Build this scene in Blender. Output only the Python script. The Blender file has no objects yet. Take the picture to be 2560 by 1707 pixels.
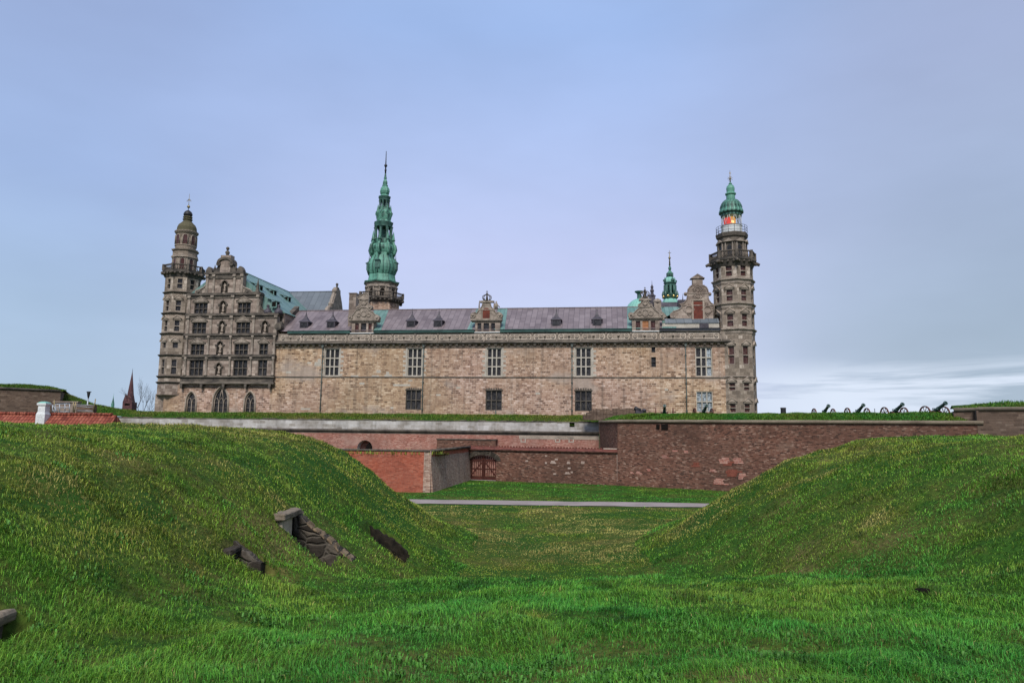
import bpy, math, random
import numpy as np
from mathutils import Vector, Matrix
random.seed(7); RNG = np.random.default_rng(7)
SC = bpy.context.scene; COL = SC.collection
R = math.radians
# ------------------------------------------------------------------ camera
F = 1742.0; EYE = 5.6; PITCH = math.atan(221.5/F); ROLL = .0116      # focal length in px of a 2560 px wide frame
cp, sp = math.cos(PITCH), math.sin(PITCH); cr, sr = math.cos(ROLL), math.sin(ROLL)
FW = Vector((0, cp, sp)); UP0 = Vector((0, -sp, cp)); RT0 = Vector((1, 0, 0))
RT = RT0*cr + UP0*sr; UP = UP0*cr - RT0*sr
cam = bpy.data.cameras.new('camera'); CAM = bpy.data.objects.new('camera', cam); COL.objects.link(CAM)
cam.sensor_width = 36; cam.lens = 36*F/2560; cam.clip_start = .1; cam.clip_end = 9000
m3 = Matrix((RT, UP, -FW)).transposed()
CAM.matrix_world = Matrix.Translation((0, 0, EYE)) @ m3.to_4x4()
SC.camera = CAM
# ------------------------------------------------------------------ sky, sun, exposure
SUN_AZ, SUN_EL = R(188), R(46)        # azimuth clockwise from +y; the veiled sun is behind the camera
world = bpy.data.worlds.new('World'); SC.world = world; world.use_nodes = True
wt = world.node_tree; wt.nodes.clear()
def nd(nt, t, ins=None, **props):
    n = nt.nodes.new('ShaderNode'+t)
    for k, v in props.items(): setattr(n, k, v)
    for k, v in (ins or {}).items():
        s = n.inputs[k]
        if isinstance(v, bpy.types.NodeSocket): nt.links.new(v, s)
        else: s.default_value = v
    return n
def ramp(nt, fac, stops, interp='LINEAR'):
    n = nt.nodes.new('ShaderNodeValToRGB'); cr_ = n.color_ramp; cr_.interpolation = interp
    while len(cr_.elements) < len(stops): cr_.elements.new(.5)
    for e, (p, c) in zip(cr_.elements, stops):
        e.position = p; e.color = (c, c, c, 1) if isinstance(c, (int, float)) else (*c, 1)
    nt.links.new(fac, n.inputs[0]); return n
def mixc(nt, fac, a, b, mode='MIX'):
    n = nt.nodes.new('ShaderNodeMix'); n.data_type = 'RGBA'; n.blend_type = mode
    for k, v in ((0, fac), (6, a), (7, b)):
        if isinstance(v, bpy.types.NodeSocket): nt.links.new(v, n.inputs[k])
        elif k == 0: n.inputs[0].default_value = v
        else: n.inputs[k].default_value = (*v, 1)
    return n.outputs[2]
def math_(nt, op, a, b=0., c=0.):
    n = nd(nt, 'Math', {0: a, 1: b, 2: c}, operation=op); return n.outputs[0]
def srgb(r, g, b): return tuple((c/255/12.92 if c/255 <= .04045 else ((c/255+.055)/1.055)**2.4) for c in (r, g, b))
SKYK = .455        # scene exposure is +1.3 stops, so clouds carry half of what they show
tc = nd(wt, 'TexCoord'); gen = tc.outputs['Generated']
sky = nd(wt, 'TexSky', sky_type='NISHITA', sun_disc=False, sun_elevation=SUN_EL, sun_rotation=SUN_AZ, air_density=1.5, dust_density=3.0)
sepd = nd(wt, 'SeparateXYZ', {0: gen})
el = math_(wt, 'MAXIMUM', sepd.outputs[2], 0.0)
# a thin, even cloud deck: lavender above the horizon, blue overhead, greyer to the east
deck = ramp(wt, el, [(0.0, srgb(200, 209, 231)), (.10, srgb(199, 209, 240)), (.24, srgb(190, 199, 237)), (.36, srgb(172, 190, 233)), (.52, srgb(150, 179, 229)), (.75, srgb(146, 172, 218)), (1., srgb(150, 172, 215))]).outputs[0]
nz0 = nd(wt, 'TexNoise', {'Vector': gen, 'Scale': 1.3, 'Detail': 3., 'Roughness': .5}).outputs[0]
east = nd(wt, 'MapRange', {0: math_(wt, 'ADD', sepd.outputs[0], math_(wt, 'MULTIPLY', math_(wt, 'SUBTRACT', nz0, .5), .35)), 1: .20, 2: .60}, interpolation_type='SMOOTHSTEP').outputs[0]
deck = mixc(wt, math_(wt, 'MULTIPLY', east, .95), deck, ramp(wt, el, [(0., srgb(160, 178, 192)), (.12, srgb(151, 171, 191)), (.3, srgb(153, 170, 200)), (.45, srgb(151, 164, 198)), (.6, srgb(147, 156, 184))]).outputs[0])
west = nd(wt, 'MapRange', {0: math_(wt, 'ADD', sepd.outputs[0], math_(wt, 'MULTIPLY', math_(wt, 'SUBTRACT', nz0, .5), .3)), 1: -.06, 2: -.56}, interpolation_type='SMOOTHSTEP').outputs[0]
deck = mixc(wt, math_(wt, 'MULTIPLY', west, .92), deck, ramp(wt, el, [(0., srgb(164, 188, 208)), (.15, srgb(155, 182, 212)), (.3, srgb(147, 173, 217)), (.55, srgb(140, 159, 203))]).outputs[0])
deck = mixc(wt, .15, deck, srgb(172, 182, 204))
# low streaky clouds near the horizon, brightest to the east
mp = nd(wt, 'Mapping', {'Vector': gen, 'Scale': (2.2, 2.2, 26.), 'Location': (3.1, 1.2, .35)}).outputs[0]
st = nd(wt, 'TexNoise', {'Vector': mp, 'Scale': 1.3, 'Detail': 7., 'Roughness': .58, 'Distortion': .4}).outputs[0]
low = nd(wt, 'MapRange', {0: el, 1: .105, 2: .06}, interpolation_type='SMOOTHSTEP').outputs[0]
eastlow = nd(wt, 'MapRange', {0: sepd.outputs[0], 1: .18, 2: .42}).outputs[0]
bright = math_(wt, 'MULTIPLY', math_(wt, 'MULTIPLY', ramp(wt, st, [(.42, 0.), (.53, 1.)]).outputs[0], low), eastlow)
deck = mixc(wt, math_(wt, 'MULTIPLY', bright, .75), deck, srgb(220, 230, 247))
# soft broad mottling
mp2 = nd(wt, 'Mapping', {'Vector': gen, 'Scale': (1.5, 1.5, 4.)}).outputs[0]
mo = nd(wt, 'TexNoise', {'Vector': mp2, 'Scale': 2.4, 'Detail': 4., 'Roughness': .5}).outputs[0]
deck = mixc(wt, 1.0, deck, ramp(wt, mo, [(.3, .96), (.7, 1.06)]).outputs[0], 'MULTIPLY')
gnd = nd(wt, 'MapRange', {0: sepd.outputs[2], 1: -.02, 2: .0}).outputs[0]
deck = mixc(wt, gnd, (.08, .1, .07), deck)
b1 = nd(wt, 'Background', {'Color': sky.outputs[0], 'Strength': .08})
b2 = nd(wt, 'Background', {'Color': deck, 'Strength': SKYK})
mx = nd(wt, 'MixShader', {0: .97, 1: b1.outputs[0], 2: b2.outputs[0]})
wo = nd(wt, 'OutputWorld', {0: mx.outputs[0]})
sl = bpy.data.lights.new('sun', 'SUN'); sl.energy = 1.5; sl.angle = R(22); sl.color = (1, .95, .88)
SUN = bpy.data.objects.new('sun', sl); COL.objects.link(SUN); SUN.location = (0, -20, 60)
dsun = Vector((math.sin(SUN_AZ)*math.cos(SUN_EL), math.cos(SUN_AZ)*math.cos(SUN_EL), math.sin(SUN_EL)))
SUN.rotation_euler = dsun.to_track_quat('Z', 'Y').to_euler()
vs = SC.view_settings; vs.view_transform = 'Standard'; vs.look = 'None'; vs.gamma = 1; vs.use_curve_mapping = False
vs.exposure = 1.28
# ------------------------------------------------------------------ measuring: photograph pixels -> places
TH = R(7.5); EU = Vector((math.cos(TH), -math.sin(TH), 0)); ED = Vector((math.sin(TH), math.cos(TH), 0)); O = Vector((0, 98, 0))
def ray(px, py): return FW + RT*((px-1280)/F) + UP*((853.5-py)/F)
def FP(px, py, d=0.):                                  # castle frame: (along the facade, height) at depth d behind the facade
    r = ray(px, py); t = (O.dot(ED)+d)/r.dot(ED)
    p = r*t; return ((p-O).dot(EU), EYE+p.z)
def rad(w, px, d):                                     # radius in metres of a round thing w px wide
    r = ray(px, 853); t = (O.dot(ED)+d)/r.dot(ED); Y = t*r.y
    return w/2*Y/F*math.cos(math.atan((px-1280)/F))
def atY(px, py, Y): r = ray(px, py); t = Y/r.y; return Vector((r.x*t, Y, EYE+r.z*t))
def atZ(px, py, z): r = ray(px, py); t = (z-EYE)/r.z; return Vector((r.x*t, r.y*t, z))
def hor(px): return 1075+.0116*(px-1280)
# ------------------------------------------------------------------ mesh helpers
class MB:
    def __init__(s): s.v = []; s.f = []; s.sm = []; s.fr = None
    def frame(s, ox, oy, phi):                         # local x along a wall whose outward normal points to angle phi
        s.fr = (ox, oy, -math.sin(phi), math.cos(phi), -math.cos(phi), -math.sin(phi)); return s
    def add(s, vs, fs, smooth=False):
        b = len(s.v)
        if s.fr:
            ox, oy, xx, xy, yx, yy = s.fr
            vs = [(ox+x*xx+y*yx, oy+x*xy+y*yy, z) for x, y, z in vs]
        s.v += [tuple(p) for p in vs]; s.f += [tuple(b+i for i in f) for f in fs]; s.sm += [smooth]*len(fs); return s
    def box(s, x0, x1, y0, y1, z0, z1):
        return s.add([(x0,y0,z0),(x1,y0,z0),(x1,y1,z0),(x0,y1,z0),(x0,y0,z1),(x1,y0,z1),(x1,y1,z1),(x0,y1,z1)],
                     [(0,3,2,1),(4,5,6,7),(0,1,5,4),(1,2,6,5),(2,3,7,6),(3,0,4,7)])
    def quad(s, *p): return s.add(p, [tuple(range(len(p)))])
    def prism(s, pts, y0, y1):                         # outline (x,z), extruded from y0 (front) to y1
        a = sum(pts[i-1][0]*p[1]-p[0]*pts[i-1][1] for i, p in enumerate(pts))
        if a < 0: pts = pts[::-1]
        n = len(pts)
        return s.add([(x,y0,z) for x,z in pts]+[(x,y1,z) for x,z in pts],
                     [tuple(range(n)), tuple(range(2*n-1,n-1,-1))]+[(i,n+i,n+(i+1)%n,(i+1)%n) for i in range(n)])
    def plan(s, pts, z0, z1):                          # outline (x,y), extruded upwards
        a = sum(pts[i-1][0]*p[1]-p[0]*pts[i-1][1] for i, p in enumerate(pts))
        if a < 0: pts = pts[::-1]
        n = len(pts)
        return s.add([(x,y,z0) for x,y in pts]+[(x,y,z1) for x,y in pts],
                     [tuple(range(n-1,-1,-1)), tuple(range(n,2*n))]+[(i,(i+1)%n,n+(i+1)%n,n+i) for i in range(n)])
    def lathe(s, cx, cy, prof, n=16, rot=0., smooth=False, cap=True):
        vs = []; fs = []
        for r_, z in prof:
            for k in range(n):
                a = rot+2*math.pi*k/n; vs.append((cx+r_*math.cos(a), cy+r_*math.sin(a), z))
        for j in range(len(prof)-1):
            for k in range(n):
                fs.append((j*n+k, j*n+(k+1)%n, (j+1)*n+(k+1)%n, (j+1)*n+k))
        if cap: fs += [tuple(range(n-1,-1,-1)), tuple((len(prof)-1)*n+k for k in range(n))]
        return s.add(vs, fs, smooth)
    def ball(s, c, r_, n=10, sz=1.):
        k = max(5, n//2+1)
        return s.lathe(c[0], c[1], [(max(1e-3, r_*math.sin(math.pi*i/k)), c[2]-r_*sz*math.cos(math.pi*i/k)) for i in range(k+1)], n, 0, True)
    def tube(s, pts, r_, n=6, closed=False, smooth=True):
        pts = [Vector(p) for p in pts]; N = len(pts); vs = []; fs = []
        rr = r_ if isinstance(r_, (list, tuple)) else [r_]*N
        ref = None
        for i, p in enumerate(pts):
            a = pts[i-1] if (i or closed) else p; b = pts[(i+1) % N] if (i < N-1 or closed) else p
            t = (b-a); t = t.normalized() if t.length > 1e-9 else Vector((0,0,1))
            if ref is None: ref = Vector((0,0,1)) if abs(t.z) < .9 else Vector((0,1,0))
            x = t.cross(ref)
            if x.length < 1e-4: x = t.cross(Vector((1,.3,0)))
            x.normalize(); y = x.cross(t); ref = y
            for k in range(n):
                a_ = 2*math.pi*k/n; q = p+(x*math.cos(a_)+y*math.sin(a_))*rr[i]; vs.append(tuple(q))
        for i in range(N if closed else N-1):
            for k in range(n):
                j = (i+1) % N; fs.append((i*n+k, j*n+k, j*n+(k+1)%n, i*n+(k+1)%n))
        if not closed: fs += [tuple(range(n)), tuple((N-1)*n+k for k in range(n-1,-1,-1))]
        return s.add(vs, fs, smooth)
    def disc(s, cx, cz, r_, y0, y1, n=12): return s.prism([(cx+r_*math.cos(2*math.pi*k/n), cz+r_*math.sin(2*math.pi*k/n)) for k in range(n)], y0, y1)
    def ring(s, cx, cz, r_, t, y, n=12): return s.tube([(cx+r_*math.cos(2*math.pi*k/n), y, cz+r_*math.sin(2*math.pi*k/n)) for k in range(n)], t, 5, True)
BASE = {}
def autouv(me):
    if not len(me.polygons): return
    uv = me.uv_layers.new(name='UVMap'); nv = len(me.vertices); nl = len(me.loops)
    co = np.empty(nv*3, np.float32); me.vertices.foreach_get('co', co); co = co.reshape(-1,3)
    lv = np.empty(nl, np.int32); me.loops.foreach_get('vertex_index', lv)
    nf = len(me.polygons); no = np.empty(nf*3, np.float32); me.polygons.foreach_get('normal', no); no = no.reshape(-1,3)
    tot = np.empty(nf, np.int32); me.polygons.foreach_get('loop_total', tot)
    n = np.repeat(no, tot, 0); p = co[lv]
    h = np.hypot(n[:,0], n[:,1]); flat = h < .2; hh = np.where(flat, 1, h)
    tx = np.where(flat, 1, -n[:,1]/hh); ty = np.where(flat, 0, n[:,0]/hh)
    bx = np.where(flat, 0, -n[:,2]*ty); by = np.where(flat, 1, n[:,2]*tx); bz = np.where(flat, 0, n[:,0]*ty-n[:,1]*tx)
    out = np.stack([p[:,0]*tx+p[:,1]*ty, p[:,0]*bx+p[:,1]*by+p[:,2]*bz], 1).astype(np.float32)
    uv.data.foreach_set('uv', out.ravel())
def link(name, me, mat, parent):
    o = bpy.data.objects.new(name, me); COL.objects.link(o)
    if mat: me.materials.append(mat)
    if parent: o.parent = parent
    return o
def part(name, mb, mat, parent, label=None):           # vertices are in the frame of the thing (castle frame or world), minus the thing's base
    b = BASE[parent.name]
    me = bpy.data.meshes.new(name)
    me.from_pydata([(x-b[0], y-b[1], z-b[2]) for x, y, z in mb.v], [], mb.f)
    me.polygons.foreach_set('use_smooth', mb.sm); me.update()
    autouv(me)
    o = link(name, me, mat, parent); BASE[o.name] = b
    if label: o['label'] = label
    return o
def tag(o, label, cat, group=None):
    o['label'] = label; o['category'] = cat
    if group: o['group'] = group
    return o
def thing(name, label, cat, base=(0,0,0), castle=True, group=None):
    o = bpy.data.objects.new(name, None); COL.objects.link(o); o.empty_display_size = .3
    if castle: o.location = O+EU*base[0]+ED*base[1]+Vector((0,0,base[2])); o.rotation_euler = (0,0,-TH)
    else: o.location = base
    BASE[o.name] = tuple(base); tag(o, label, cat, group); return o
def single(name, mb, mat, label, cat, base, group=None):   # a thing that is one mesh, world frame
    me = bpy.data.meshes.new(name); me.from_pydata([(x-base[0], y-base[1], z-base[2]) for x, y, z in mb.v], [], mb.f)
    me.polygons.foreach_set('use_smooth', mb.sm); me.update(); autouv(me)
    o = link(name, me, mat, None); o.location = base; BASE[o.name] = tuple(base); return tag(o, label, cat, group)
def structure(name, me_or_mb, mat):
    if isinstance(me_or_mb, MB):
        me = bpy.data.meshes.new(name); me.from_pydata(me_or_mb.v, [], me_or_mb.f); me.update(); autouv(me)
    else: me = me_or_mb
    o = link(name, me, mat, None); o['kind'] = 'structure'; return o
def dup(root, loc, rotz, label):                       # a copy of a thing with its parts and their sub-parts
    r_ = root.copy(); COL.objects.link(r_); r_.location = loc; r_.rotation_euler = (0,0,rotz); r_['label'] = label
    for ch in root.children:
        c = ch.copy(); COL.objects.link(c); c.parent = r_
        for g in ch.children:
            d = g.copy(); COL.objects.link(d); d.parent = c
    return r_
def vnoise(x, y, seed=0, octv=3, gain=.5):
    x = np.asarray(x, float); y = np.asarray(y, float); tot = 0; amp = 1; nrm = 0
    for o_ in range(octv):
        xi = np.floor(x); yi = np.floor(y); fx = x-xi; fy = y-yi; fx = fx*fx*(3-2*fx); fy = fy*fy*(3-2*fy)
        def h(a, b):
            q = np.sin(a*127.1+b*311.7+seed*74.7+o_*19.3)*43758.5453; return q-np.floor(q)
        tot = tot+amp*((h(xi,yi)*(1-fx)+h(xi+1,yi)*fx)*(1-fy)+(h(xi,yi+1)*(1-fx)+h(xi+1,yi+1)*fx)*fy); nrm += amp
        amp *= gain; x = x*2.03+5.1; y = y*2.03+1.7
    return tot/nrm
# ------------------------------------------------------------------ materials
def mat(name, rough=.85, spec=.25):
    m = bpy.data.materials.new(name); m.use_nodes = True; nt = m.node_tree; nt.nodes.clear()
    bs = nd(nt, 'BsdfPrincipled', {'Roughness': rough}); bs.inputs['Specular IOR Level'].default_value = spec
    nd(nt, 'OutputMaterial', {0: bs.outputs[0]}); return m, nt, bs
def uvc(nt, off=(0,0,0), scale=(1,1,1), rz=0.):
    t = nd(nt, 'TexCoord').outputs['UV']
    return nd(nt, 'Mapping', {'Vector': t, 'Location': off, 'Scale': scale, 'Rotation': (0,0,rz)}).outputs[0]
def setc(nt, bs, c, bump=None, bs_=.3, dist=.05):
    if isinstance(c, bpy.types.NodeSocket): nt.links.new(c, bs.inputs['Base Color'])
    else: bs.inputs['Base Color'].default_value = (*c, 1)
    if bump is not None:
        b = nd(nt, 'Bump', {'Strength': bs_, 'Distance': dist, 'Height': bump}); nt.links.new(b.outputs[0], bs.inputs['Normal'])
def masonry(name, stops, mortar, bw=.95, bh=.34, ms=.03, stain=None, stain_amt=.5, stain_sc=.12, patch=None, patch_lim=(.60,.66), patch_sc=.16, rough=.9, off=(0,0,0), streak=.0, msmooth=.2, bumpk=.6, wob=.05, hues=None):
    m, nt, bs = mat(name, rough); uv = uvc(nt, off)
    wv = nd(nt, 'TexNoise', {'Vector': uv, 'Scale': 1.3, 'Detail': 2.}).outputs['Color']
    uvw = nd(nt, 'VectorMath', {0: uv, 1: nd(nt, 'VectorMath', {0: nd(nt, 'VectorMath', {0: wv, 1: (.5,.5,.5)}, operation='SUBTRACT').outputs[0], 'Scale': wob*2}, operation='SCALE').outputs[0]}).outputs[0]
    br = nd(nt, 'TexBrick', {'Vector': uvw, 'Color1': (0,0,0,1), 'Color2': (1,1,1,1), 'Mortar': (.5,.5,.5,1), 'Scale': 1., 'Mortar Size': ms, 'Mortar Smooth': msmooth, 'Brick Width': bw, 'Row Height': bh}, offset=.43, squash=.75, squash_frequency=3)
    fine = nd(nt, 'TexNoise', {'Vector': uv, 'Scale': 3.2, 'Detail': 6., 'Roughness': .7}).outputs[0]
    v = math_(nt, 'ADD', math_(nt, 'MULTIPLY', br.outputs[0], .75), math_(nt, 'MULTIPLY', math_(nt, 'SUBTRACT', fine, .375), .9))
    c = ramp(nt, v, stops).outputs[0]
    big = nd(nt, 'TexNoise', {'Vector': uv, 'Scale': stain_sc, 'Detail': 6., 'Roughness': .62}).outputs[0]
    mfac = math_(nt, 'MULTIPLY', br.outputs['Fac'], ramp(nt, nd(nt, 'TexNoise', {'Vector': uv, 'Scale': .5, 'Detail': 3.}).outputs[0], [(.35, .25), (.6, 1.)]).outputs[0])
    c = mixc(nt, mfac, c, mortar)
    if stain: c = mixc(nt, math_(nt, 'MULTIPLY', ramp(nt, big, [(.42, 0.), (.66, 1.)]).outputs[0], stain_amt), c, stain)
    if hues: c = mixc(nt, ramp(nt, nd(nt, 'TexNoise', {'Vector': uv, 'Scale': .055, 'Detail': 3.}).outputs[0], [(.40, 0.), (.60, 1.)]).outputs[0], mixc(nt, 1., c, hues[0], 'MULTIPLY'), mixc(nt, 1., c, hues[1], 'MULTIPLY'))
    if patch:
        pn = nd(nt, 'TexNoise', {'Vector': nd(nt, 'Mapping', {'Vector': uv, 'Location': (7.3, 2.2, 0), 'Scale': (1., 1.6, 1.)}).outputs[0], 'Scale': patch_sc, 'Detail': 5., 'Roughness': .55}).outputs[0]
        c = mixc(nt, math_(nt, 'MULTIPLY', ramp(nt, pn, [(patch_lim[0], 0.), (patch_lim[1], 1.)]).outputs[0], .8), c, patch)
    if streak:
        sn = nd(nt, 'TexNoise', {'Vector': nd(nt, 'Mapping', {'Vector': uv, 'Scale': (1.7, .12, 1.)}).outputs[0], 'Scale': 1., 'Detail': 4.}).outputs[0]
        c = mixc(nt, math_(nt, 'MULTIPLY', ramp(nt, sn, [(.5, 0.), (.72, 1.)]).outputs[0], streak), c, (.05,.045,.04))
    hgt = math_(nt, 'SUBTRACT', math_(nt, 'MULTIPLY', fine, .6), br.outputs['Fac'])
    setc(nt, bs, c, hgt, bumpk, .05); return m
def noisy(name, a, b, sc=1.2, rough=.85, lim=(.35,.65), spec=.25, fine=8., bump=.25, aniso=(1,1,1)):
    m, nt, bs = mat(name, rough, spec); uv = uvc(nt, scale=aniso)
    n = nd(nt, 'TexNoise', {'Vector': uv, 'Scale': sc, 'Detail': 7., 'Roughness': .65}).outputs[0]
    n2 = nd(nt, 'TexNoise', {'Vector': uv, 'Scale': fine, 'Detail': 3.}).outputs[0]
    c = mixc(nt, ramp(nt, n, [(lim[0], 0.), (lim[1], 1.)]).outputs[0], a, b)
    c = mixc(nt, 1., c, ramp(nt, n2, [(.3, .82), (.7, 1.14)]).outputs[0], 'MULTIPLY')
    setc(nt, bs, c, n2, bump, .02); return m
def sheet(name, a, b, seam, w=.8, l=2.4, rough=.5, sc=.35, metal=.0, rnd=.35):   # sheet-metal roof with standing seams down the slope
    m, nt, bs = mat(name, rough, .4); uv = uvc(nt)
    s_ = nd(nt, 'SeparateXYZ', {0: uv}); sw = nd(nt, 'CombineXYZ', {0: s_.outputs[1], 1: s_.outputs[0], 2: 0.}).outputs[0]
    br = nd(nt, 'TexBrick', {'Vector': sw, 'Color1': (0,0,0,1), 'Color2': (1,1,1,1), 'Mortar': (0,0,0,1), 'Scale': 1., 'Mortar Size': .028, 'Mortar Smooth': .3, 'Brick Width': l, 'Row Height': w}, offset=.4)
    n = nd(nt, 'TexNoise', {'Vector': uv, 'Scale': sc, 'Detail': 7., 'Roughness': .65}).outputs[0]
    v = math_(nt, 'ADD', math_(nt, 'MULTIPLY', br.outputs[0], rnd), math_(nt, 'MULTIPLY', n, 1-rnd))
    c = ramp(nt, v, [(.25, a), (.7, b)]).outputs[0]
    c = mixc(nt, math_(nt, 'MULTIPLY', br.outputs['Fac'], .75), c, seam)
    setc(nt, bs, c, br.outputs['Fac'], .5, .05); bs.inputs['Metallic'].default_value = metal; return m
def plain(name, c, rough=.6, spec=.3, metal=0.):
    m, nt, bs = mat(name, rough, spec)
    n = nd(nt, 'TexNoise', {'Vector': uvc(nt), 'Scale': 2.5, 'Detail': 5.}).outputs[0]
    setc(nt, bs, mixc(nt, 1., c, ramp(nt, n, [(.3,.8),(.7,1.18)]).outputs[0], 'MULTIPLY')); bs.inputs['Metallic'].default_value = metal; return m
M = {}
M['stone'] = masonry('warm_sandstone', [(.06, (.10,.062,.042)), (.24, (.23,.145,.098)), (.42, (.345,.23,.155)), (.58, (.41,.285,.20)), (.74, (.46,.335,.245)), (.90, (.64,.52,.42))], (.66,.55,.44), .66, .27, .026, stain=(.29,.205,.152), stain_amt=.65, stain_sc=.09, patch=(.37,.30,.25), patch_lim=(.56,.64), patch_sc=.11, streak=.42, wob=.035, hues=((1.0,.94,.99),(1.03,.99,.88)))
M['stone_grey'] = masonry('grey_sandstone', [(.05, (.13,.095,.075)), (.3, (.235,.18,.145)), (.55, (.32,.25,.205)), (.8, (.39,.315,.26)), (.93, (.50,.42,.35))], (.27,.215,.175), 1.2, .46, .018, stain=(.14,.115,.098), stain_amt=.55, stain_sc=.2, streak=.32)
M['stone_tower'] = masonry('tower_sandstone', [(.05, (.11,.085,.064)), (.3, (.21,.168,.13)), (.52, (.28,.225,.175)), (.72, (.35,.285,.225)), (.86, (.54,.46,.38))], (.26,.21,.17), 1.0, .5, .018, stain=(.16,.13,.105), stain_amt=.5, stain_sc=.25, streak=.3)
M['carved'] = noisy('carved_stone', (.155,.127,.104), (.36,.30,.245), 1.4, .9)
M['frieze'] = noisy('frieze_stone', (.24,.195,.155), (.42,.345,.28), .5, .9)
M['frieze_light'] = noisy('frieze_panel_stone', (.36,.30,.24), (.56,.48,.40), .35, .9)
M['pale_stone'] = noisy('pale_dressed_stone', (.34,.305,.255), (.48,.44,.375), .9, .9)
M['dark_stone'] = noisy('weathered_dark_stone', (.045,.04,.036), (.15,.125,.10), .8, .9)
M['ledge'] = noisy('sooty_ledge_stone', (.06,.052,.045), (.22,.185,.15), .7, .9, aniso=(1,4,1))
M['purple_roof'] = sheet('brown_copper_roof', (.115,.088,.090), (.215,.175,.178), (.06,.048,.052), .78, 1.5)
M['grey_roof'] = sheet('grey_lead_roof', (.085,.10,.115), (.15,.17,.185), (.04,.045,.05), 1.1, 4.)
M['green_roof'] = sheet('green_copper_roof', (.075,.155,.135), (.165,.27,.24), (.05,.095,.09), .62, 3.)
M['bright_green'] = sheet('bright_verdigris', (.16,.40,.32), (.26,.50,.42), (.09,.23,.19), .8, 3.)
M['copper'] = noisy('verdigris_copper', (.011,.045,.034), (.115,.30,.22), .55, .55, (.38,.58), .4, 4., .3, (2.2,.5,1))
M['copper_dark'] = noisy('dark_verdigris', (.018,.05,.042), (.07,.18,.14), .8, .55, (.38,.66), .4, 4.)
M['gutter'] = noisy('green_gutter', (.018,.045,.042), (.05,.115,.10), .4, .5)
M['pipe'] = noisy('grey_green_pipe', (.05,.055,.05), (.13,.15,.135), .5, .6)
M['black_gutter'] = plain('black_gutter', (.03,.033,.04), .4)
M['slate_dome'] = noisy('mossy_stone_dome', (.055,.05,.03), (.13,.115,.065), 1., .85)
M['lead'] = noisy('dark_lead', (.035,.03,.038), (.09,.08,.095), .9, .55)
M['iron'] = plain('black_iron', (.02,.02,.022), .5)
M['gold'] = plain('gilded_copper', (.75,.50,.19), .3, .5, 1.)
M['gold_rod'] = plain('dull_gilt_iron', (.25,.20,.10), .45, .4, .6)
M['white'] = noisy('white_paint', (.52,.54,.54), (.68,.70,.69), .8, .6)
M['redwood'] = noisy('red_shutter_paint', (.085,.017,.010), (.16,.035,.018), 1.2, .6)
M['bronze_gun'] = noisy('verdigris_gun', (.02,.05,.045), (.06,.115,.10), 1.2, .5, spec=.5)
M['gunwood'] = noisy('red_brown_gun_wood', (.07,.022,.016), (.14,.05,.035), 2., .7)
M['gatewood'] = noisy('dark_red_gate_timber', (.035,.010,.007), (.085,.024,.016), 2., .7)
M['dull_red_brick'] = noisy('dull_red_brick', (.13,.038,.024), (.23,.075,.05), 2., .9)
M['pale_brick'] = noisy('pale_brick_repair', (.28,.20,.16), (.42,.33,.28), 2., .9)
M['redbrick'] = masonry('red_brick', [(0., (.16,.04,.022)), (.4, (.31,.075,.040)), (.7, (.37,.10,.055)), (.95, (.42,.16,.10))], (.30,.15,.11), .36, .115, .014, stain=(.20,.06,.04), stain_amt=.5, stain_sc=.35, bumpk=.4)
M['darkbrick'] = masonry('weathered_brick', [(.1, (.035,.018,.014)), (.3, (.105,.046,.032)), (.52, (.155,.068,.045)), (.74, (.185,.092,.064)), (.97, (.37,.255,.195))], (.185,.12,.088), .32, .115, .014, stain=(.055,.033,.024), stain_amt=.7, stain_sc=.14, patch=(.17,.11,.082), patch_lim=(.60,.80), patch_sc=.35, bumpk=.5)
M['pinkbrick'] = masonry('pink_brick', [(0., (.17,.055,.040)), (.35, (.31,.112,.082)), (.6, (.38,.155,.115)), (.9, (.50,.29,.23))], (.42,.28,.225), .36, .13, .022, stain=(.19,.10,.078), stain_amt=.6, stain_sc=.22, patch=(.42,.28,.23), patch_sc=.2, patch_lim=(.58,.72))
M['brownwall'] = masonry('brown_rubble', [(0., (.06,.038,.027)), (.4, (.125,.083,.059)), (.8, (.17,.115,.083)), (.95, (.23,.175,.135))], (.15,.11,.082), .6, .2, .02, stain=(.07,.052,.042), stain_amt=.6)
M['stainbrick'] = masonry('stained_brick', [(0., (.17,.085,.06)), (.4, (.33,.205,.15)), (.75, (.45,.315,.245)), (.95, (.56,.45,.37))], (.45,.36,.29), .38, .125, .016, stain=(.27,.22,.18), stain_amt=.6, stain_sc=.4, streak=.45)
M['render'] = masonry('limewashed_stone', [(0., (.24,.21,.18)), (.3, (.40,.37,.34)), (.7, (.49,.465,.45)), (.95, (.56,.54,.52))], (.50,.47,.44), .9, .36, .02, stain=(.17,.145,.12), stain_amt=.75, stain_sc=.35, streak=.35, bumpk=.25)
m, nt, bs = mat('dark_rubble_stones', .95, .15); uv = uvc(nt, scale=(1.,1.35,1.))
uv = nd(nt, 'VectorMath', {0: uv, 1: nd(nt, 'VectorMath', {0: nd(nt, 'TexNoise', {'Vector': uv, 'Scale': 2.}).outputs['Color'], 'Scale': .22}, operation='SCALE').outputs[0]}).outputs[0]
ve = nd(nt, 'TexVoronoi', {'Vector': uv, 'Scale': 2.1}, feature='DISTANCE_TO_EDGE').outputs['Distance']; vc = nd(nt, 'TexVoronoi', {'Vector': uv, 'Scale': 2.1}).outputs['Color']
n = nd(nt, 'TexNoise', {'Vector': uv, 'Scale': 6., 'Detail': 6., 'Roughness': .7}).outputs[0]
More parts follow.
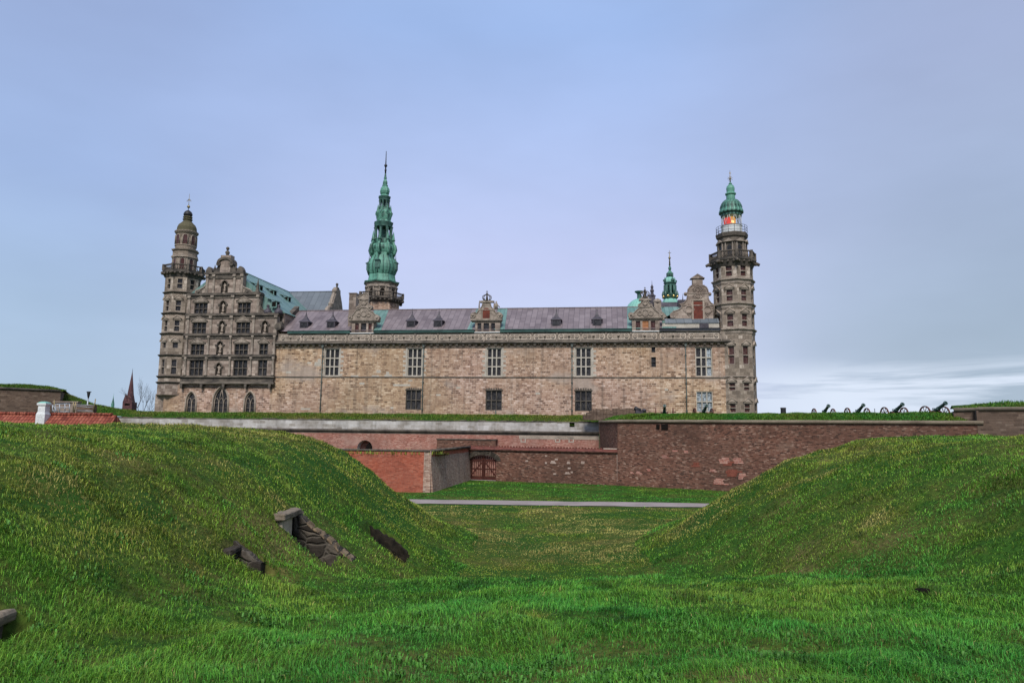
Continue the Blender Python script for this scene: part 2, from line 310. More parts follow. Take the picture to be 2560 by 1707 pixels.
c = ramp(nt, math_(nt, 'ADD', math_(nt, 'MULTIPLY', nd(nt, 'SeparateXYZ', {0: vc}).outputs[0], .45), math_(nt, 'MULTIPLY', n, .6)), [(.2, (.016,.013,.010)), (.5, (.048,.040,.032)), (.85, (.12,.10,.078))]).outputs[0]
c = mixc(nt, ramp(nt, ve, [(.02, 1.), (.06, 0.)]).outputs[0], c, (.095,.082,.065))
setc(nt, bs, c, math_(nt, 'ADD', ramp(nt, ve, [(0., 0.), (.12, 1.)]).outputs[0], math_(nt, 'MULTIPLY', n, .5)), .9, .05); M['rubble'] = m
M['beige_pier'] = noisy('beige_sandstone_pier', (.36,.295,.215), (.54,.46,.35), .9, .9)
M['earthy_stone'] = noisy('earth_covered_stone', (.10,.068,.038), (.24,.175,.11), 1.5, .95)
M['coping'] = noisy('mossy_coping', (.11,.085,.06), (.25,.205,.15), .5, .9, aniso=(1,3,1))
M['tile'] = None
m, nt, bs = mat('red_pantiles', .8); uv = uvc(nt)
br = nd(nt, 'TexBrick', {'Vector': uv, 'Color1': (0,0,0,1), 'Color2': (1,1,1,1), 'Mortar': (0,0,0,1), 'Scale': 1., 'Mortar Size': .03, 'Mortar Smooth': .8, 'Brick Width': .27, 'Row Height': .36}, offset=0.)
wv = nd(nt, 'TexWave', {'Vector': uv, 'Scale': 1.163, 'Distortion': 0.}, wave_type='BANDS', bands_direction='X').outputs[1]
tn = nd(nt, 'TexNoise', {'Vector': uv, 'Scale': .9, 'Detail': 6.}).outputs[0]
c = ramp(nt, math_(nt, 'ADD', math_(nt, 'MULTIPLY', br.outputs[0], .5), math_(nt, 'MULTIPLY', tn, .5)), [(.15, (.13,.03,.02)), (.45, (.25,.062,.037)), (.8, (.34,.115,.072))]).outputs[0]
c = mixc(nt, math_(nt, 'MULTIPLY', br.outputs['Fac'], .65), c, (.09,.02,.014))
setc(nt, bs, c, math_(nt, 'SUBTRACT', wv, br.outputs['Fac']), .8, .06); M['tile'] = m
M['old_tile'] = noisy('dark_weathered_tile', (.075,.026,.02), (.19,.065,.045), 1.5, .85, fine=5.)
def glass(name, c, lattice, amt=.5, emit=None, rough=.2):
    m, nt, bs = mat(name, rough, .2); uv = uvc(nt)
    br = nd(nt, 'TexBrick', {'Vector': uv, 'Color1': (0,0,0,1), 'Color2': (1,1,1,1), 'Mortar': (0,0,0,1), 'Scale': 1., 'Mortar Size': .022, 'Mortar Smooth': .2, 'Brick Width': .17, 'Row Height': .24}, offset=0.)
    n = nd(nt, 'TexNoise', {'Vector': uv, 'Scale': .8, 'Detail': 2.}).outputs[0]
    v = math_(nt, 'ADD', math_(nt, 'MULTIPLY', br.outputs[0], .55), math_(nt, 'MULTIPLY', n, .5))
    v = math_(nt, 'ADD', v, math_(nt, 'MULTIPLY', nd(nt, 'ObjectInfo').outputs['Random'], .22))
    col = mixc(nt, ramp(nt, v, [(.42,.0),(.95,1.)]).outputs[0], c, tuple(min(1,x*2.4+.03) for x in c))  # random paler tone per pane and window, painted in place of uneven reflections
    col = mixc(nt, math_(nt, 'MULTIPLY', br.outputs['Fac'], amt), col, lattice)
    setc(nt, bs, col)
    if emit: nt.links.new(mixc(nt, br.outputs['Fac'], emit, (.1,.04,.02)), bs.inputs['Emission Color']); bs.inputs['Emission Strength'].default_value = .11
    return m
M['glass'] = glass('leaded_glass', (.013,.012,.013), (.05,.05,.055))
M['glass_pale'] = glass('pale_leaded_glass', (.20,.23,.25), (.05,.05,.055), .9)
M['glass_red'] = glass('red_framed_glass', (.03,.017,.016), (.12,.035,.025), .8)
M['glass_lit'] = glass('lamplit_glass', (.10,.05,.03), (.10,.03,.02), .8, (1.,.42,.12))
M['soil'] = noisy('shade_blackened_soil', (.006,.005,.004), (.026,.020,.013), 3., 1.)  # soil colour blackened to paint the shade inside the trench
m, nt, bs = mat('dark_opening', 1., 0.); setc(nt, bs, (.012,.010,.009)); M['dark'] = m
def emitter(name, c, k):
    m, nt, bs = mat(name, .4); setc(nt, bs, tuple(x*.5 for x in c)); bs.inputs['Emission Color'].default_value = (*c,1); bs.inputs['Emission Strength'].default_value = k; return m
M['amber_lamp'] = emitter('amber_lamp', (1.,.46,.09), .26); M['red_lamp'] = emitter('red_sector_glass', (.9,.05,.03), .20); M['hot_lamp'] = emitter('hot_lamp', (1.,.66,.24), .8)
m, nt, bs = mat('lantern_glass', .08, .5); setc(nt, bs, (.25,.28,.28)); bs.inputs['Alpha'].default_value = .14; M['lantern_glass'] = m
m, nt, bs = mat('grey_gravel_path', .9); n = nd(nt, 'TexNoise', {'Vector': uvc(nt), 'Scale': 18., 'Detail': 4.}).outputs[0]; n2 = nd(nt, 'TexNoise', {'Vector': uvc(nt), 'Scale': .5, 'Detail': 4.}).outputs[0]
setc(nt, bs, mixc(nt, 1., ramp(nt, n2, [(.3,(.23,.195,.182)),(.7,(.33,.28,.268))]).outputs[0], ramp(nt, n, [(.3,.75),(.7,1.2)]).outputs[0], 'MULTIPLY')); M['path'] = m
# ================================================================== CASTLE (castle frame: x along the facade, y into the building, z up)
def wall(mb, u0, u1, z0, z1, holes, yf=0., th=.6, rev=.35, close=True):
    us = sorted({u0, u1, *[h[0] for h in holes], *[h[1] for h in holes]}); zs = sorted({z0, z1, *[h[2] for h in holes], *[h[3] for h in holes]})
    us = [u for u in us if u0-1e-6 <= u <= u1+1e-6]; zs = [z for z in zs if z0-1e-6 <= z <= z1+1e-6]
    for i in range(len(us)-1):
        for j in range(len(zs)-1):
            cu, cz = (us[i]+us[i+1])/2, (zs[j]+zs[j+1])/2
            if any(h[0] < cu < h[1] and h[2] < cz < h[3] for h in holes): continue
            mb.quad((us[i],yf,zs[j]), (us[i+1],yf,zs[j]), (us[i+1],yf,zs[j+1]), (us[i],yf,zs[j+1]))
    for a, b, c, d in holes:
        y1 = yf+rev
        mb.quad((a,yf,c),(a,yf,d),(a,y1,d),(a,y1,c)); mb.quad((b,yf,c),(b,y1,c),(b,y1,d),(b,yf,d))
        mb.quad((a,yf,d),(b,yf,d),(b,y1,d),(a,y1,d)); mb.quad((a,yf,c),(a,y1,c),(b,y1,c),(b,yf,c))
    if close:
        y1 = yf+th
        mb.quad((u0,yf,z0),(u0,yf,z1),(u0,y1,z1),(u0,y1,z0)); mb.quad((u1,yf,z0),(u1,y1,z0),(u1,y1,z1),(u1,yf,z1))
        mb.quad((u0,yf,z1),(u1,yf,z1),(u1,y1,z1),(u0,y1,z1)); mb.quad((u0,y1,z0),(u0,y1,z1),(u1,y1,z1),(u1,y1,z0))
    return mb
def window(parent, a, b, c, d, cols, rows, yf=0., rec=.20, bar=.16, mull=.12, fm='pale_stone', pm='glass', ped=None, pedm='carved', fr=None, pale=(), hsplit=None, label=None):
    """a window set in a hole: frame with mullions and transoms (part), panes and pediment (sub-parts)"""
    f = MB(); f.fr = fr
    y0, y1 = yf+rec-.14, yf+rec+.06
    f.box(a, a+bar, y0, y1, c, d); f.box(b-bar, b, y0, y1, c, d); f.box(a+bar, b-bar, y0, y1, c, c+bar); f.box(a+bar, b-bar, y0, y1, d-bar, d)
    xs = [a+bar+(b-a-2*bar)*i/cols for i in range(cols+1)]
    zs = [c+bar+(d-c-2*bar)*t for t in ([i/rows for i in range(rows+1)] if hsplit is None else [0, *hsplit, 1])]
    for x in xs[1:-1]: f.box(x-mull/2, x+mull/2, y0+.006, y1, c+bar, d-bar)
    for z in zs[1:-1]: f.box(a+bar, b-bar, y0+.014, y1-.005, z-mull/2, z+mull/2)
    w = part('window', f, M[fm], parent, label)
    p = MB(); p.fr = fr; q = MB(); q.fr = fr; e = .035
    for i in range(cols):
        for j in range(len(zs)-1):
            (q if i in pale else p).box(xs[i]+.01, xs[i+1]-.01, yf+rec+.065, yf+rec+.10, zs[j]+.01, zs[j+1]-.01)
    if p.v: part('pane', p, M[pm], w)
    if q.v: part('pane', q, M['glass_pale'], w, 'pale lattice panes')
    if ped:
        h, ov = ped; t = MB(); t.fr = fr; mu = (a+b)/2; z = d+.12
        t.box(a-ov*.7, b+ov*.7, yf-.10, yf+.01, z-.10, z+.06)
        t.prism([(a-ov, z+.065), (b+ov, z+.065), (mu, z+h)], yf-.18, yf+.01)
        t.tube([(a-ov, yf-.19, z+.08), (mu, yf-.19, z+h), (b+ov, yf-.19, z+.08)], .07, 5)
        part('pediment', t, M[pedm], w)
    return w
def holes_px(L, d=0.):
    out = []
    for x0, x1, y0, y1 in L:
        cx, cy = (x0+x1)/2, (y0+y1)/2
        out.append((FP(x0,cy,d)[0], FP(x1,cy,d)[0], FP(cx,y1,d)[1], FP(cx,y0,d)[1]))
    return out
def pxl(pts, d=0.): return [FP(x, y, d) for x, y in pts]
ZB = 5.2                                                                 # walls go down behind the grass bank
UL = FP(690, 860)[0]; UR = FP(1812, 940)[0]; U_L = FP(397.5, 1030)[0]
ZE = 19.25                                                               # top of the frieze; the eave sits on it
# ------------------------------------------------------------------ main wing
wing = thing('castle_wing', 'long warm sandstone castle wing under a brown metal roof between two towers', 'castle wing', ((UL+UR)/2, 0, ZB))
big = holes_px([(811,848,871,939), (1018,1055,871,939.5), (1217,1254,870,939.5), (1438.5,1479,870,940), (1738.5,1781,870,944)])
big = [(a,b,13.12,17.12) for a,b,c,d in big]
low = holes_px([(1014,1053,976,1023), (1214,1255,977.5,1024.5), (1437,1480,981,1029), (1741,1782,981.5,1031)])
low = [(a,b,8.32,11.12) for a,b,c,d in low]
small = holes_px([(1628.5,1638.5,868,881), (1628,1640,892.5,917.5)])
part('wall', wall(MB(), UL-.5, UR+1.5, ZB, 17.72, big+low+small), M['stone'], wing)
back = MB().box(UL+1, UR+1, 11.6, 12., ZB, ZE-.1); part('rear_wall', back, M['stone'], wing)
for i, h in enumerate(big): window(wing, *h, 3, 3, rec=.27, bar=.13, mull=.17, fm='pale_stone', pale=(2,) if i == 4 else ())
for i, h in enumerate(low): window(wing, *h, 3, 2, rec=.2, bar=.10, mull=.13, fm='dark_stone' if i < 3 else 'pale_stone', pm='glass' if i < 3 else 'glass_pale')
for h in small: window(wing, *h, 1, 1 if h[3]-h[2] < 1 else 2, rec=.25, bar=.05, mull=.05, fm='dark_stone')
for i, (a,b,c,d) in enumerate(big[:4]):                                   # pale quoins beside the tall windows
    q = MB()
    for k in range(12):
        for s in (-1, 1):
            w = (.24 if k % 2 else .62)*(1 if s > 0 or i else .5)+random.uniform(-.06,.06); x = b if s > 0 else a
            z0 = c+(d-c)*k/12
            q.box(min(x, x+s*w), max(x, x+s*w), -.012, .01, z0+.01, z0+(d-c)/12-.01)
    q.box(a-.25, b+.25, -.03, .01, d, d+.16); q.box(a-.2, b+.2, -.035, .01, c-.14, c)
    part('window_surround', q, M['pale_stone'], wing)
for i, (a,b,c,d) in enumerate(low[:3]):                                   # worn lintels over the barred windows
    q = MB(); q.box(a-.12, b+.12, -.05, .01, d, d+.12)
    for k in range(7): q.box(a+(b-a)*k/7+.05, a+(b-a)*(k+1)/7-.05, -.04, .01, d+.12, d+.22+.12*math.sin(math.pi*(k+.5)/7)+random.uniform(0,.08))
    part('lintel', q, M['dark_stone'], wing)
s = MB(); s.box(UL-.4, UR+1, -.10, .01, 12.93, 13.06); part('string_course', s, M['ledge'], wing)
z = MB(); z.box(UL-.3, UR+1, -.06, .01, 17.18, 17.27)
for k in range(70):
    u = UL+.4+(UR-UL-.2)*k/69; z.box(u-.17, u+.17, -.34, -.001, 17.50, 17.80)
z.box(UL-.3, UR+1.2, -.45, .05, 17.72, 17.84); z.box(UL-.35, UR+1.3, -.58, .05, 17.84, 18.02); z.box(UL-.35, UR+1.3, -.36, .05, 18.02, 18.20)
part('cornice', z, M['ledge'], wing)
f0 = MB(); f0.box(UL-.2, UR+1.2, -.1, .6, 18.20, ZE+.1); part('frieze', f0, M['carved'], wing)
frx = [700, 756.5, 812.5, 869, 927.5, 982.5, 1039, 1095.5, 1154, 1212, 1271, 1331.5, 1393, 1452.5, 1515, 1577, 1646, 1718, 1801]
fru = [FP(x, 841)[0] for x in frx]
for a, b in zip(fru, fru[1:]):
    q = MB(); q2 = MB(); zc, h = 18.75, .40; a += .16; b -= .16; m_ = (a+b)/2; w = b-a
    q.prism([(a+.12,18.30),(b-.12,18.30),(b-.02,18.42),(b-.02,19.02),(b-.12,19.12),(a+.12,19.12),(a+.02,19.02),(a+.02,18.42)], -.15, -.095)
    for sx in (-1, 1):
        x = m_+sx*(w/2-.42); q.disc(x, zc, .27, -.21, -.149, 10); q2.ring(x, zc, .24, .06, -.22, 12); q2.ball((x, -.22, zc), .1, 6)
        q2.box(min(m_+sx*.24, m_+sx*(w/2-.78)), max(m_+sx*.24, m_+sx*(w/2-.78)), -.20, -.149, zc-.25, zc+.25)
        for t in range(4):
            xx = m_+sx*(.32+(w/2-1.12)*(t+.5)/4); q2.box(xx-.03, xx+.03, -.235, -.199, zc-.19, zc+.19)
    q2.add([(m_-.2,-.15,zc-.26),(m_+.2,-.15,zc-.26),(m_+.2,-.15,zc+.2),(m_-.2,-.15,zc+.2),(m_,-.5,zc)], [(0,1,4),(1,2,4),(2,3,4),(3,0,4)])
    q.ball((m_, -.16, zc+.36), .07, 6); q.ball((m_, -.16, zc-.38), .07, 6)
    part('relief', q2, M['carved'], part('frieze_panel', q, M['frieze_light'], wing))
    p = MB(); p.box(b+.03, b+.29, -.24, -.098, 18.22, ZE+.05); p.ball((b+.16, -.27, 18.95), .09, 6); p.prism([(b+.04,18.2),(b+.28,18.2),(b+.16,17.86)], -.66, -.42)
    part('frieze_post', p, M['carved'], wing)
for x0, x1, y0, y1 in ((786,803,905,915),(794,803,897,905),(768,778,905,909),(877,896,938,941),(929,948,938,941),(941,952,925,932),(961,980,936,941),(965,973,929,936),(983,1026,960,965),(899,911,956,961),(715,728,928,933),(1021,1031,949,953),(1339,1350,981,986),(1140,1151,967,971),(752,776,1020,1024),(976,983,1017,1022),(1662,1670,971,976),(1090,1102,985,989)):
    q = MB(); u0_, z0_ = FP(x0, y1); u1_, z1_ = FP(x1, y0); q.box(u0_, u1_, -.012, .01, z0_, z1_); part('repair_stone', q, M['pale_stone'], wing)
# roof: eave at z 19.6, ridge 6 m behind
RZ, RD, EZ = 23.86, 6.0, 19.72
def rz_at(d): return EZ+(RZ-EZ)*(d+.15)/(RD+.15)
ur0, ur1 = UL-.9, FP(1662, 770, 6)[0]
r = MB(); r.quad((UL-1,-.15,EZ),(ur1,-.15,EZ),(ur1,RD,RZ),(UL-1,RD,RZ)); r.quad((ur1,RD*2+.15,EZ),(UL-1,RD*2+.15,EZ),(UL-1,RD,RZ),(ur1,RD,RZ))
r.quad((ur1,-.15,EZ),(ur1,RD*2+.15,EZ),(ur1,RD,RZ)); r.quad((UL-1,RD*2+.15,EZ),(UL-1,-.15,EZ),(UL-1,RD,RZ)); r.quad((UL-1,-.15,EZ),(UL-1,12.15,EZ),(ur1,12.15,EZ),(ur1,-.15,EZ))
r.box(UL-1, ur1, RD-.12, RD+.12, RZ-.02, RZ+.08)
part('roof', r, M['purple_roof'], wing)
def patch(x0b, x1b, x0t, x1t, m):                                         # newer green sheets on the brown roof
    n = .03; a, b = FP(x0b, 822)[0], FP(x1b, 822)[0]; c, e = FP(x0t, 773, 6)[0], FP(x1t, 773, 6)[0]
    q = MB(); q.quad((a,-.17,EZ+n),(b,-.17,EZ+n),(e,RD-.1,RZ+n-.07),(c,RD-.1,RZ+n-.07)); part('copper_patch', q, M[m], wing, 'pale green copper sheets')
patch(930, 953, 935, 972, 'green_roof'); patch(1235, 1262, 1245, 1269, 'green_roof'); patch(1168, 1180, 1192, 1205, 'green_roof'); patch(1568, 1605, 1568, 1660, 'green_roof'); patch(1655, 1690, 1655, 1700, 'green_roof')
for x0, x1, m in ((722, 877, 'gutter'), (936, 1187, 'gutter'), (1251, 1580, 'gutter'), (1648, 1800, 'black_gutter')):
    a, b = FP(x0, 824)[0], FP(x1, 824)[0]
    g = MB(); g.prism([(a,19.36),(b,19.36),(b,19.74),(a,19.74)], -.42, -.16); g.tube([(a,-.42,19.70),(b,-.42,19.70)], .07, 6)
    part('gutter', g, M[m], wing)
# drainpipes
for x, yb in ((805, 1031), (1058, 1032), (1241, 1026), (1430, 1036), (1715, 1030)):
    u = FP(x, 940)[0]; p = MB(); zt = 17.7 if x != 1241 else 8.3
    p.tube([(u, -.16, ZB), (u, -.16, zt)], .075, 6)
    for zz in np.arange(6.5, zt, 1.9): p.box(u-.13, u+.13, -.24, .0, zz, zz+.12)
    if zt > 10: p.prism([(u-.22, zt), (u+.22, zt), (u+.1, zt-.5), (u-.1, zt-.5)], -.34, -.05)
    part('drainpipe', p, M['pipe'], wing)
# small dormers with flared spirelets
for x in (760, 827.5, 1027, 1094.5, 1390.5, 1492.5):
    u, _ = FP(x, 815, .9); w = .62; yf = .75; z0 = rz_at(yf)-.1; z1 = z0+1.05
    b = MB(); b.box(u-w, u-w+.12, yf, yf+2.2, z0, z1); b.box(u+w-.12, u+w, yf, yf+2.2, z0, z1); b.box(u-w+.12, u+w-.12, yf+.003, yf+.1, z0, z0+.14); b.box(u-w+.12, u+w-.12, yf+.003, yf+2.2, z1-.12, z1)
    d_ = part('dormer', b, M['lead'], wing)
    p = MB(); p.box(u-w+.13, u+w-.13, yf+.06, yf+.12, z0+.15, z1-.13); part('pane', p, M['glass'], d_)
    t = MB(); t.lathe(u, yf+.75, [(1.14,z1-.02),(1.10,z1+.08),(.62,z1+.34),(.30,z1+.74),(.10,z1+1.15),(.035,z1+1.6),(.01,z1+2.0)], 4, math.pi/4)
    t.ball((u, yf+.75, z1+1.42), .085, 6)
    t.add([(u-.6,yf+.9,z1),(u+.6,yf+.9,z1),(u,yf+.9,z1+.55),(u-.6,yf+3.0,z1),(u+.6,yf+3.0,z1),(u,yf+3.0,z1+.55)], [(0,1,4,3),(1,2,5,4),(2,0,3,5)])
    part('dormer_roof', t, M['lead'], d_)
# carved gable dormers
def rim(mb, pts, y, r_): mb.tube([(u_, y, z_) for u_, z_ in pts], r_, 6)
def gable_dormer(body, ent, lights, stage1, stage2, extra, pm, label, cap):
    a, b = FP(body[0], 815)[0], FP(body[1], 815)[0]; z0 = 19.40; z1 = FP((body[0]+body[1])/2, ent[2])[1]; m_ = (a+b)/2
    L = [(FP(l0, 815)[0], FP(l1, 815)[0], z0+.16, z1-.22) for l0, l1 in lights]
    w_ = wall(MB(), a, b, z0, z1, L, -.12, 4.2, .3); g = part('gabled_dormer', w_, M['stone_grey'], wing, label)
    for k, l in enumerate(L):
        p = MB(); p.box(l[0]+.01, l[1]-.01, .06, .1, l[2]+.01, l[3]-.01); part('pane', p, M[pm[k]], g)
    s_ = MB(); s_.box(a-.25, b+.25, -.3, -.1, z0-.09, z0+.02); part('sill', s_, M['white'], g)
    e = MB(); ea, eb = FP(ent[0], 800)[0], FP(ent[1], 800)[0]; z2 = FP((ent[0]+ent[1])/2, ent[3])[1]
    e.box(ea+.12, eb-.12, -.3, .8, z1, z1+.14); e.box(ea, eb, -.42, .8, z1+.14, z2-.003); part('entablature', e, M['carved'], g)
    c_ = MB(); P1 = pxl(stage1); P2 = pxl(stage2)
    c_.prism(P1, -.2, .35); rim(c_, P1, -.22, .09)
    c_.prism(P2, -.16, .3); rim(c_, P2, -.18, .08)
    for ex in extra:
        u_, z_ = FP(ex[1], ex[2])
        if ex[0] == 'ring': c_.ring(u_, z_, ex[3], .07, -.24, 12); c_.disc(u_, z_, ex[3]*.75, -.22, -.19, 10)
        if ex[0] == 'ball': c_.ball((u_, -.1, z_), ex[3], 8)
        if ex[0] == 'volute': c_.disc(u_, z_, ex[3], -.34, .4, 12); c_.ball((u_, -.36, z_), ex[3]*.45, 6)
        if ex[0] == 'spike': c_.lathe(u_, 0., [(.13,z_),(.16,z_+.15),(.10,z_+.25),(.12,z_+.45),(.07,z_+.95),(.01,z_+ex[3])], 6)
        if ex[0] == 'slab': c_.box(u_-ex[3], u_+ex[3], -.3, .4, z_-.12, z_+.12)
    part('gable', c_, M['carved'], g)
    # roof of the dormer running back into the main slope
    t = MB(); zr = z1+1.6; t.add([(a,-.0,z1),(b,-.0,z1),(m_,-.0,zr),(a,5.5,z1),(b,5.5,z1),(m_,5.5,zr)], [(1,4,5,2),(0,2,5,3),(0,3,4,1)])
    part('dormer_roof', t, M['green_roof'], g)
    if cap:
        u_, z_ = FP(*cap[:2]); k = cap[2]; c2 = MB(); y = .08
        c2.lathe(u_, y, [(.62*k,z_),(.66*k,z_+.1*k),(.62*k,z_+.22*k)], 10)
        for q in range(8):
            an = 2*math.pi*q/8+.2; dx, dy = math.cos(an), math.sin(an)
            c2.tube([(u_+dx*.6*k, y+dy*.6*k, z_+.2*k), (u_+dx*.86*k, y+dy*.86*k, z_+.75*k), (u_+dx*.84*k, y+dy*.84*k, z_+1.25*k), (u_+dx*.5*k, y+dy*.5*k, z_+1.55*k), (u_, y, z_+1.5*k)], .075*k, 5)
        c2.lathe(u_, y, [(.28*k,z_+.2*k),(.2*k,z_+.9*k),(.12*k,z_+1.5*k)], 8)
        c2.ball((u_, y, z_+1.85*k), .24*k, 8); c2.box(u_-.05*k, u_+.05*k, y-.04, y+.04, z_+2.05*k, z_+2.65*k); c2.box(u_-.2*k, u_+.2*k, y-.035, y+.035, z_+2.32*k, z_+2.42*k)
        c2.v = [(x_, y_, z_+(q_-z_)*.80) for x_, y_, q_ in c2.v]
        part('crown', c2, M['dark_stone'], g)
    return g
def mir(half, cx): return half+[(2*cx-x, y) for x, y in half[::-1]]
gable_dormer((880, 934.5), (872, 948, 805, 800), [(888.5,898), (903,916.5), (921.5,930)],
    [(874,800),(875,793),(882,790),(886,784),(892,776),(901,774),(905,769),(918,769),(924,776),(933,780),(938,787),(945,789),(948,795),(946,800)],
    [(901,771),(897,764),(901,757),(899,749),(893,744),(905,739),(909,733.5),(919,733.5),(923,740),(922,748),(921,757),(925,764),(921,771)],
    [('ring',911,785,.42),('ring',898,788,.26),('ring',923,788,.26),('volute',877,794,.36),('volute',944,795,.4),('ring',911,757,.38),('volute',897,770,.3),('volute',926,769,.34),('slab',911,748,.75),('ball',911,767,.2)],
    ('glass_red','glass','glass_red'), 'weathered gabled dormer beside the chimney, without a crown', None)
cg = gable_dormer((1188.5, 1250.5), (1177, 1255, 804, 797), [(1194,1203.5), (1209,1223), (1228,1238)],
    mir([(1178,797),(1178,790),(1181,784),(1187,781.5),(1193,783.5),(1195,779),(1199,775)], 1216.8),
    mir([(1195,781),(1200,774),(1205,767),(1207,760),(1208,754)], 1216.8),
    [('volute',1183,789,.38),('volute',1250.5,789,.38),('spike',1198,774,1.35),('spike',1235.3,774,1.35),('slab',1217,754.5,1.0),('ball',1206,754.5,.2),('ball',1228,754.5,.2)],
    ('glass','glass','glass'), 'tall gabled dormer with a stone crown and a red shutter', (1217, 753, .74))
ru = FP(1216.3, 784); s_ = MB(); s_.prism([(ru[0]-.5,ru[1]-.75),(ru[0]+.5,ru[1]-.75),(ru[0]+.5,ru[1]+.5),(ru[0]+.25,ru[1]+.78),(ru[0]-.25,ru[1]+.78),(ru[0]-.5,ru[1]+.5)], -.26, -.19); part('shutter', s_, M['redwood'], cg)
fig = FP(1238.5, 772); s_ = MB(); s_.lathe(fig[0]+.1, .05, [(.28,fig[1]),(.22,fig[1]+.4),(.25,fig[1]+.7),(.09,fig[1]+.85),(.13,fig[1]+1.),(.02,fig[1]+1.15)], 8, 0, True); s_.tube([(fig[0]+.25,.05,fig[1]+.6),(fig[0]+.6,.05,fig[1]+.25)], .08, 5); part('carved_figure', s_, M['carved'], cg)
gable_dormer((1580, 1649), (1572, 1658, 798.5, 794), [(1589.5,1600.5), (1606,1621.5), (1627,1638)],
    [(1574,794),(1573,788),(1579,784),(1585,783),(1590,777),(1598,770),(1596,763),(1600,768),(1624,768),(1627,763),(1633,771),(1640,777),(1648,784),(1655,786),(1657,794)],
    [(1597,769),(1595,763),(1603,757),(1605,749),(1604,743),(1621,743),(1620,749),(1622,757),(1630,762),(1627,769)],
    [('ring',1613,783,.45),('ring',1599,784,.3),('ring',1627,784,.3),('volute',1577,788,.38),('volute',1654,789,.38),('slab',1612.5,749.5,.85),('ball',1602,749,.2),('ball',1623,749.5,.2),('ring',1612.5,758,.3)],
    ('glass_red','glass_lit','glass_red'), 'crowned gabled dormer with a lamplit middle window', (1612.6, 744, .72))
# chimney left of the first gable
a, b = FP(873.5, 770, 1.5)[0], FP(891, 770, 1.5)[0]; zt = FP(882, 733, 1.5)[1]
k = MB(); k.box(a, b, 1.2, 2.3, 19.8, zt-.14); k.box(a-.07, b+.07, 1.13, 2.37, zt-.14, zt); part('chimney', k, M['stone_grey'], wing)
# ------------------------------------------------------------------ end gable beside the lighthouse tower
gw = thing('scroll_gable_house', 'brown stone house end with scroll gable and red shutter beside the lighthouse tower', 'gable house', (FP(1750,800,1)[0], 1, 18))
def gz(y, x=1745, d=1.): return FP(x, y, d)[1]
P = pxl([(1677,796),(1678,785),(1684,778),(1692,776),(1699,773),(1705,768),(1703,762),(1697,761),(1710,758),(1717,749),(1719,738),(1714,734.5),(1719,732),(1720,724),(1725,717),(1729,714.5),(1729,713),(1760,713),(1761,715),(1766,718),(1769,724),(1771,732),(1775,734.5),(1770,738),(1771,748),(1777,757),(1785,762),(1785,796)], 1.)
g = MB(); g.prism(P, 1., 1.6); rim(g, P[:17], .98, .09); rim(g, P[17:], .98, .09)
for x, y, r_ in ((1722,774,.5),(1769,774,.5)):
    u_, z_ = FP(x,y,1.); g.ring(u_, z_, r_, .09, .97, 14); g.tube([(u_-.8,.97,z_),(u_,.97,z_+.85),(u_+.8,.97,z_),(u_,.97,z_-.85)], .06, 5, True)
for x, y in ((1745,740),(1744,723)):
    u_, z_ = FP(x,y,1.); g.tube([(u_-.7,.97,z_),(u_,.97,z_+.7),(u_+.7,.97,z_),(u_,.97,z_-.7)], .06, 5, True); g.ring(u_, z_, .3, .06, .96, 10)
for x, y, r_ in ((1714.5,734.5,.28),(1774.5,734.5,.28)): u_, z_ = FP(x,y,1.); g.ball((u_, 1.25, z_), r_, 8)
u_, z_ = FP(1682,788,1.); g.disc(u_, z_, .42, .9, 1.0, 12)
za, zb = gz(733), gz(763); a, b = FP(1720,733,1)[0], FP(1770,733,1)[0]; g.box(a, b, .93, 1.0, za-.06, za+.06); g.box(P[5][0], P[-2][0], .92, 1.0, zb-.08, zb+.05)
part('gable', g, M['stone_grey'], gw)
a, b = FP(1731.5,708,1)[0], FP(1757,708,1)[0]; z0, z1, z2 = gz(715), gz(696), gz(684.5)
k = MB(); k.box(a, b, 1.0, 1.9, z0, z1); k.box(a-.15, b+.15, .95, 1.95, z0, z0+.15); k.prism([(a-.3,z1),(b+.3,z1),((a+b)/2,z2)], .85, 2.1); part('gable_crest', k, M['stone_grey'], gw)
u_, z_ = FP(1745.3,775.5,1.); s_ = MB(); s_.box(u_-.62, u_+.62, .95, 1., z_-1.2, z_+1.2); part('shutter', s_, M['redwood'], gw)
s_ = MB(); s_.box(u_-.86, u_-.63, .9, .999, z_-1.25, z_+1.35); s_.box(u_+.63, u_+.86, .9, .999, z_-1.25, z_+1.35); s_.box(u_-.86, u_+.86, .88, .999, z_-1.5, z_-1.25); s_.box(u_-.9, u_+.9, .86, .999, z_+1.35, z_+1.55); part('shutter_surround', s_, M['frieze'], gw)
a, b = FP(1662,800,.6)[0], FP(1797,800,.6)[0]; zz0, zz1 = gz(807, 1745, .6), gz(796, 1745, 1.)
s_ = MB(); s_.quad((a,.2,zz0),(b,.2,zz0),(b,1.05,zz1),(a,1.05,zz1)); s_.quad((a,.2,zz0-.1),(b,.2,zz0-.1),(b,.2,zz0),(a,.2,zz0)); part('lean_to_roof', s_, M['grey_roof'], gw)
s_ = MB(); s_.box(a-.4, b, .3, 1., 19.2, zz0-.05); part('attic_wall', s_, M['pale_stone'], gw)
u_ = FP(1760,812,.3)[0]; s_ = MB(); s_.box(u_-.62, u_+.62, .22, .31, 19.75, zz0-.12); part('hatch', s_, M['lead'], gw)
ugr = FP(1745,740,1)[0]; zr_ = gz(716); ze_ = 21.5
